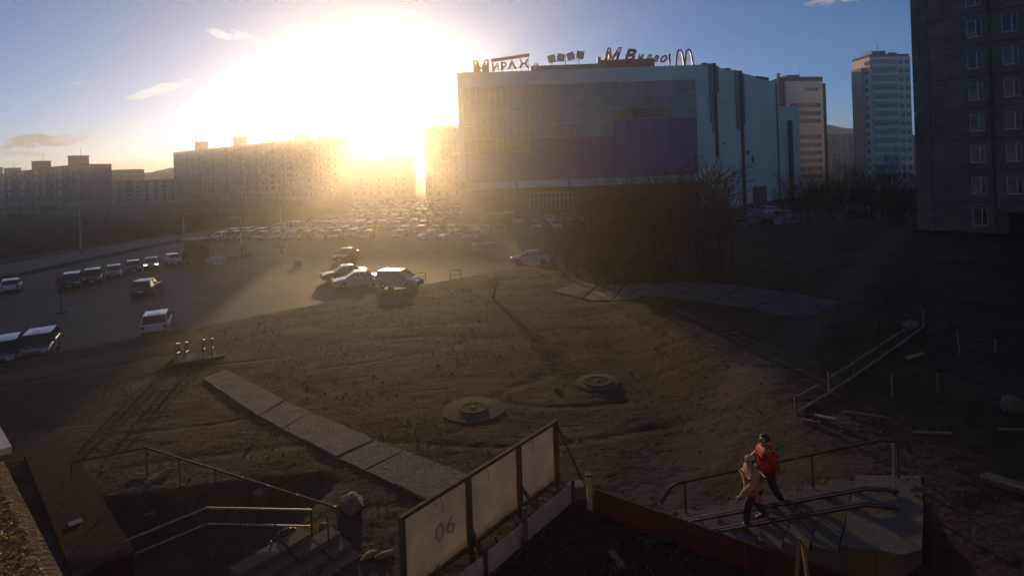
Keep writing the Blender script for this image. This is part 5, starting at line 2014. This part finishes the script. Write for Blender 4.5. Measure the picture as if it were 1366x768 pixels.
def person(label, loc, rz, coat, hairm, H=1.70, step=.28, armswing=.25, hat=False, coat_len=.62):
    k = H / 1.72
    t = thing('person', label, 'person', loc, rz)
    t.scale = (1.2, 1.24, 1.0)
    V, E, Rr = [], [], []

    def v(p, r, parent=None):
        V.append((p[0] * k, p[1] * k, p[2] * k))
        Rr.append(tuple(x * k for x in r) if isinstance(r, tuple) else r * k)
        if parent is not None:
            E.append((parent, len(V) - 1))
        return len(V) - 1
    pel = v((0, 0, .94), (.145, .105))
    wai = v((.01, 0, 1.10), (.125, .095), pel)
    che = v((.02, 0, 1.28), (.15, .105), wai)
    clv = v((.015, 0, 1.42), (.10, .08), che)
    nk = v((.03, 0, 1.49), .052, clv)
    h0 = v((.05, 0, 1.555), (.068, .075), nk)
    h1 = v((.05, 0, 1.63), (.078, .092), h0)
    h2 = v((.04, 0, 1.69), (.06, .07), h1)
    nose = v((.155, 0, 1.605), .012, h1)
    for s in (-1, 1):
        v((.035, s * .085, 1.61), .016, h1)
    J = {}
    for s in (-1, 1):
        sw = armswing * s
        sh = v((.01, s * .175, 1.39), .062, clv)
        el = v((.0 + sw * .35, s * .225, 1.13), .046, sh)
        wr = v((.10 + sw * .9, s * .215, .91), .032, el)
        pa = v((.13 + sw * 1.0, s * .205, .85), (.042, .026), wr)
        kn = v((.15 + sw * 1.05, s * .203, .80), (.036, .02), pa)
        J['arm', s] = (V[sh], V[el], V[wr])
        for f, (dy, l) in enumerate(((-.030, .065), (-.010, .075), (.010, .070), (.028, .055))):
            a = v((.155 + sw * 1.05, s * (.203) + dy, .78), .010, kn)
            b = v((.15 + sw * 1.03, s * .203 + dy, .78 - l * .55), .0095, a)
            v((.135 + sw * 1.0, s * .203 + dy, .78 - l), .008, b)
        th = v((.165 + sw * 1.0, s * .165, .845), .011, pa)
        v((.185 + sw * 1.0, s * .155, .80), .009, th)
        hp = v((0, s * .095, .88), .095, pel)
        fw = step * s
        kne = v((.06 + fw * .55, s * .10, .50 + .02 * (s < 0)), .062, hp)
        an = v((fw - .03, s * .10, .09 + (.06 if s < 0 else 0)), .042, kne)
        he = v((fw - .05, s * .10, .045 + (.06 if s < 0 else 0)), .038, an)
        to = v((fw + .14, s * .11, .035 + (.0 if s < 0 else 0)), .032, an)
        J['leg', s] = (V[hp], V[kne], V[an], V[to])
    link('body', skin_mesh(V, E, Rr, 0, 1), t)
    t.children[0].data.materials.append(M['skin'])
    # trousers
    vs, es, rs = [V[pel]], [], [(.155 * k, .115 * k)]
    for s in (-1, 1):
        hp, kne, an, to = J['leg', s]
        i = len(vs)
        vs += [hp, kne, an]
        rs += [.12 * k, .095 * k, .075 * k]
        es += [(0, i), (i, i + 1), (i + 1, i + 2)]
    o = link('trousers', skin_mesh(vs, es, rs, 0, 1), t)
    o.data.materials.append(M['trouser'])
    for s in (-1, 1):
        hp, kne, an, to = J['leg', s]
        o = link('shoe', skin_mesh([(an[0] - .04 * k, an[1], an[2] - .04 * k), (an[0] + .05 * k, an[1], an[2] - .045 * k), (to[0] + .02 * k, to[1], to[2] + .0)], [(0, 1), (1, 2)], [.052 * k, .05 * k, .04 * k], 0, 1), t)
        o.data.materials.append(M['shoe'])
    # coat: torso shell with sleeves, flared hem
    zb = 1.42 - coat_len
    vs = [(.0, 0, zb * k), (.0, 0, (zb + .14) * k), (.01 * k, 0, 1.10 * k), (.02 * k, 0, 1.28 * k), (.015 * k, 0, 1.41 * k), (.025 * k, 0, 1.475 * k)]
    rs = [(.25 * k, .21 * k), (.245 * k, .205 * k), (.22 * k, .19 * k), (.225 * k, .185 * k), (.15 * k, .13 * k), (.08 * k, .08 * k)]
    es = [(i, i + 1) for i in range(5)]
    for s in (-1, 1):
        sh, el, wr = J['arm', s]
        i = len(vs)
        vs += [sh, el, wr]
        rs += [.105 * k, .090 * k, .068 * k]
        es += [(4, i), (i, i + 1), (i + 1, i + 2)]
    o = link('coat', skin_mesh(vs, es, rs, 2, 1), t)
    o.data.materials.append(M[coat])
    # collar and hood roll
    mb = MB()
    for q in range(14):
        a, b = 6.283 * q / 14, 6.283 * (q + 1) / 14
        mb.tube([(.02 * k + .085 * k * math.cos(a), .085 * k * math.sin(a), (1.475 + .0) * k), (.02 * k + .085 * k * math.cos(b), .085 * k * math.sin(b), 1.475 * k)], .028 * k, 6)
    mb.build('collar', M[coat], t)
    # hair (or knitted hat over hair)
    import bmesh
    bm = bmesh.new()
    bmesh.ops.create_icosphere(bm, subdivisions=3, radius=1)
    for vv in list(bm.verts):
        c0 = vv.co
        if c0.x > .25 and c0.z < .38:
            bm.verts.remove(vv)
        elif c0.z < -.75:
            bm.verts.remove(vv)
    for vv in bm.verts:
        w = 1 + .05 * noise.noise(vv.co * 5)
        vv.co = Vector((vv.co.x * .108 * k * w + .038 * k, vv.co.y * .094 * k * w, vv.co.z * .115 * k * w + 1.635 * k))
    me = bpy.data.meshes.new('hair')
    bm.to_mesh(me)
    bm.free()
    me.materials.append(M[hairm])
    me.polygons.foreach_set('use_smooth', [True] * len(me.polygons))
    link('hair', me, t)
    if hat:
        bm = bmesh.new()
        bmesh.ops.create_icosphere(bm, subdivisions=3, radius=1)
        for vv in list(bm.verts):
            if vv.co.z < .12:
                bm.verts.remove(vv)
        for vv in bm.verts:
            vv.co = Vector((vv.co.x * .118 * k + .04 * k, vv.co.y * .104 * k, vv.co.z * .105 * k + 1.645 * k))
        me = bpy.data.meshes.new('knit_hat')
        bm.to_mesh(me)
        bm.free()
        me.materials.append(M['palehat'])
        me.polygons.foreach_set('use_smooth', [True] * len(me.polygons))
        link('knit_hat', me, t)
    mb = MB()
    for s in (-1, 1):
        mb = MB()
        mb.box((.128 * k, s * .032 * k, 1.632 * k), (.014 * k, .024 * k, .014 * k))
        mb.build('eye', M['plastic'], t)
    MB().box((.128 * k, 0, 1.565 * k), (.014 * k, .05 * k, .010 * k)).build('mouth', M['redboard'], t)
    return t


def on_steps(px, Yw):
    d = ray(px, 700)
    x = d.x / d.y * Yw
    q = Vector((x, Yw)) - ST0
    k = max(0, min(NSTEP, int((q.dot(ST_D) + SKEW * q.dot(ST_N)) / TREAD) + 1))
    return Vector((x, Yw, k * RISE))


person('person in a pinkish beige coat and pale hat walking down the steps', on_steps(1006, 13.9), R(186), 'pinkcoat', 'hair', 1.66, .26, .3, True, .82)
person('person in a bright red jacket with dark hair walking behind another on the steps', on_steps(1026, 14.75), R(176), 'redcoat', 'hair', 1.76, -.22, -.25, False, .60)
for (px, py, lb) in ((325, 345, 'tiny distant person in dark clothes right of the guard booth'), (376, 341, 'tiny distant person in dark clothes by the lamp post mid lot')):
    o = person(lb, at(px, py, LOTZ), R(-60), 'trouser', 'hair', 1.75, .05, .1)

# ------------------------------------------------------------------ own building: wall behind the camera and the pebble-dashed balcony corner in view
own = thing('own_building', 'pebble-dashed balcony corner of the near building in the lower left corner', 'building', (0, 0, 0))
e0, e1 = at(-8, 590, CAMZ - 1.2), at(96, 790, CAMZ - 1.2)
dv = (e1 - e0)
ux = Vector((dv.x, dv.y, 0)).normalized()
nr = Vector((ux.y, -ux.x, 0))
if nr.x > 0:
    nr = -nr
P0 = e0 - ux * 2.2
P1 = e1 + ux * 1.1
zt = CAMZ - 1.2
mb = MB()
mb.extr([(P0.x, P0.y), (P1.x, P1.y), (P1.x + nr.x * .9, P1.y + nr.y * .9), (P0.x + nr.x * .9, P0.y + nr.y * .9)], zt - 1.3, zt, lambda u, v, t_: (u, v, t_))
mb.build('balcony_parapet', M['mortar'], own)
rng = random.Random(77)
pb = MB()
Lp = (P1 - P0).length
for i in range(9000):
    s, w = rng.uniform(1.9, Lp - .4), rng.uniform(.035, .75)
    p = P0 + ux * s + nr * w
    r = rng.uniform(.004, .011)
    a = rng.uniform(0, 6.28)
    vs = []
    for (u, v, q) in OCT:
        u, v, q = u * rng.uniform(.7, 1.4), v * rng.uniform(.5, 1.1), q * rng.uniform(.5, 1.0)
        vs.append((p.x + (u * math.cos(a) - v * math.sin(a)) * r, p.y + (u * math.sin(a) + v * math.cos(a)) * r, zt + q * r + .001))
    pb.add(vs, OF)
o = pb.build('pebbles', M['pebble'], own)
o['kind'] = 'stuff'
# metal flashing beyond the pebble-dash
f0, f1 = at(-30, 530, zt + .02), at(10, 601, zt + .02)
mb = MB()
mb.bar(f0 + nr * .02, f1 + nr * .02, .07, .03)
mb.build('flashing', M['white'], own)
mb = MB()
mb.bx(-34, 30, -3.2, -1.2, -1, 26)
mb.build('rear_wall', M['panelD'], own)

# ------------------------------------------------------------------ haze
mb = MB()
mb.bx(-880, 880, -30, 1200, -2.6, 57)
hz_ = mb.build('haze', [])  # volume added to imitate the veil of lens glare around the sun
hm = bpy.data.materials.new('haze')
hm.use_nodes = True
hn = hm.node_tree.nodes
hn.clear()
ho = hn.new('ShaderNodeOutputMaterial')
hv = hn.new('ShaderNodeVolumePrincipled')
hv.inputs['Color'].default_value = (.93, .90, .86, 1)
hv.inputs['Density'].default_value = HAZE_DENSITY
hv.inputs['Anisotropy'].default_value = HAZE_G
hm.node_tree.links.new(hv.outputs[0], ho.inputs['Volume'])
hz_.data.materials.append(hm)
tag(hz_, 'thin haze added in place of lens glare over the whole scene', 'haze', kind='stuff')
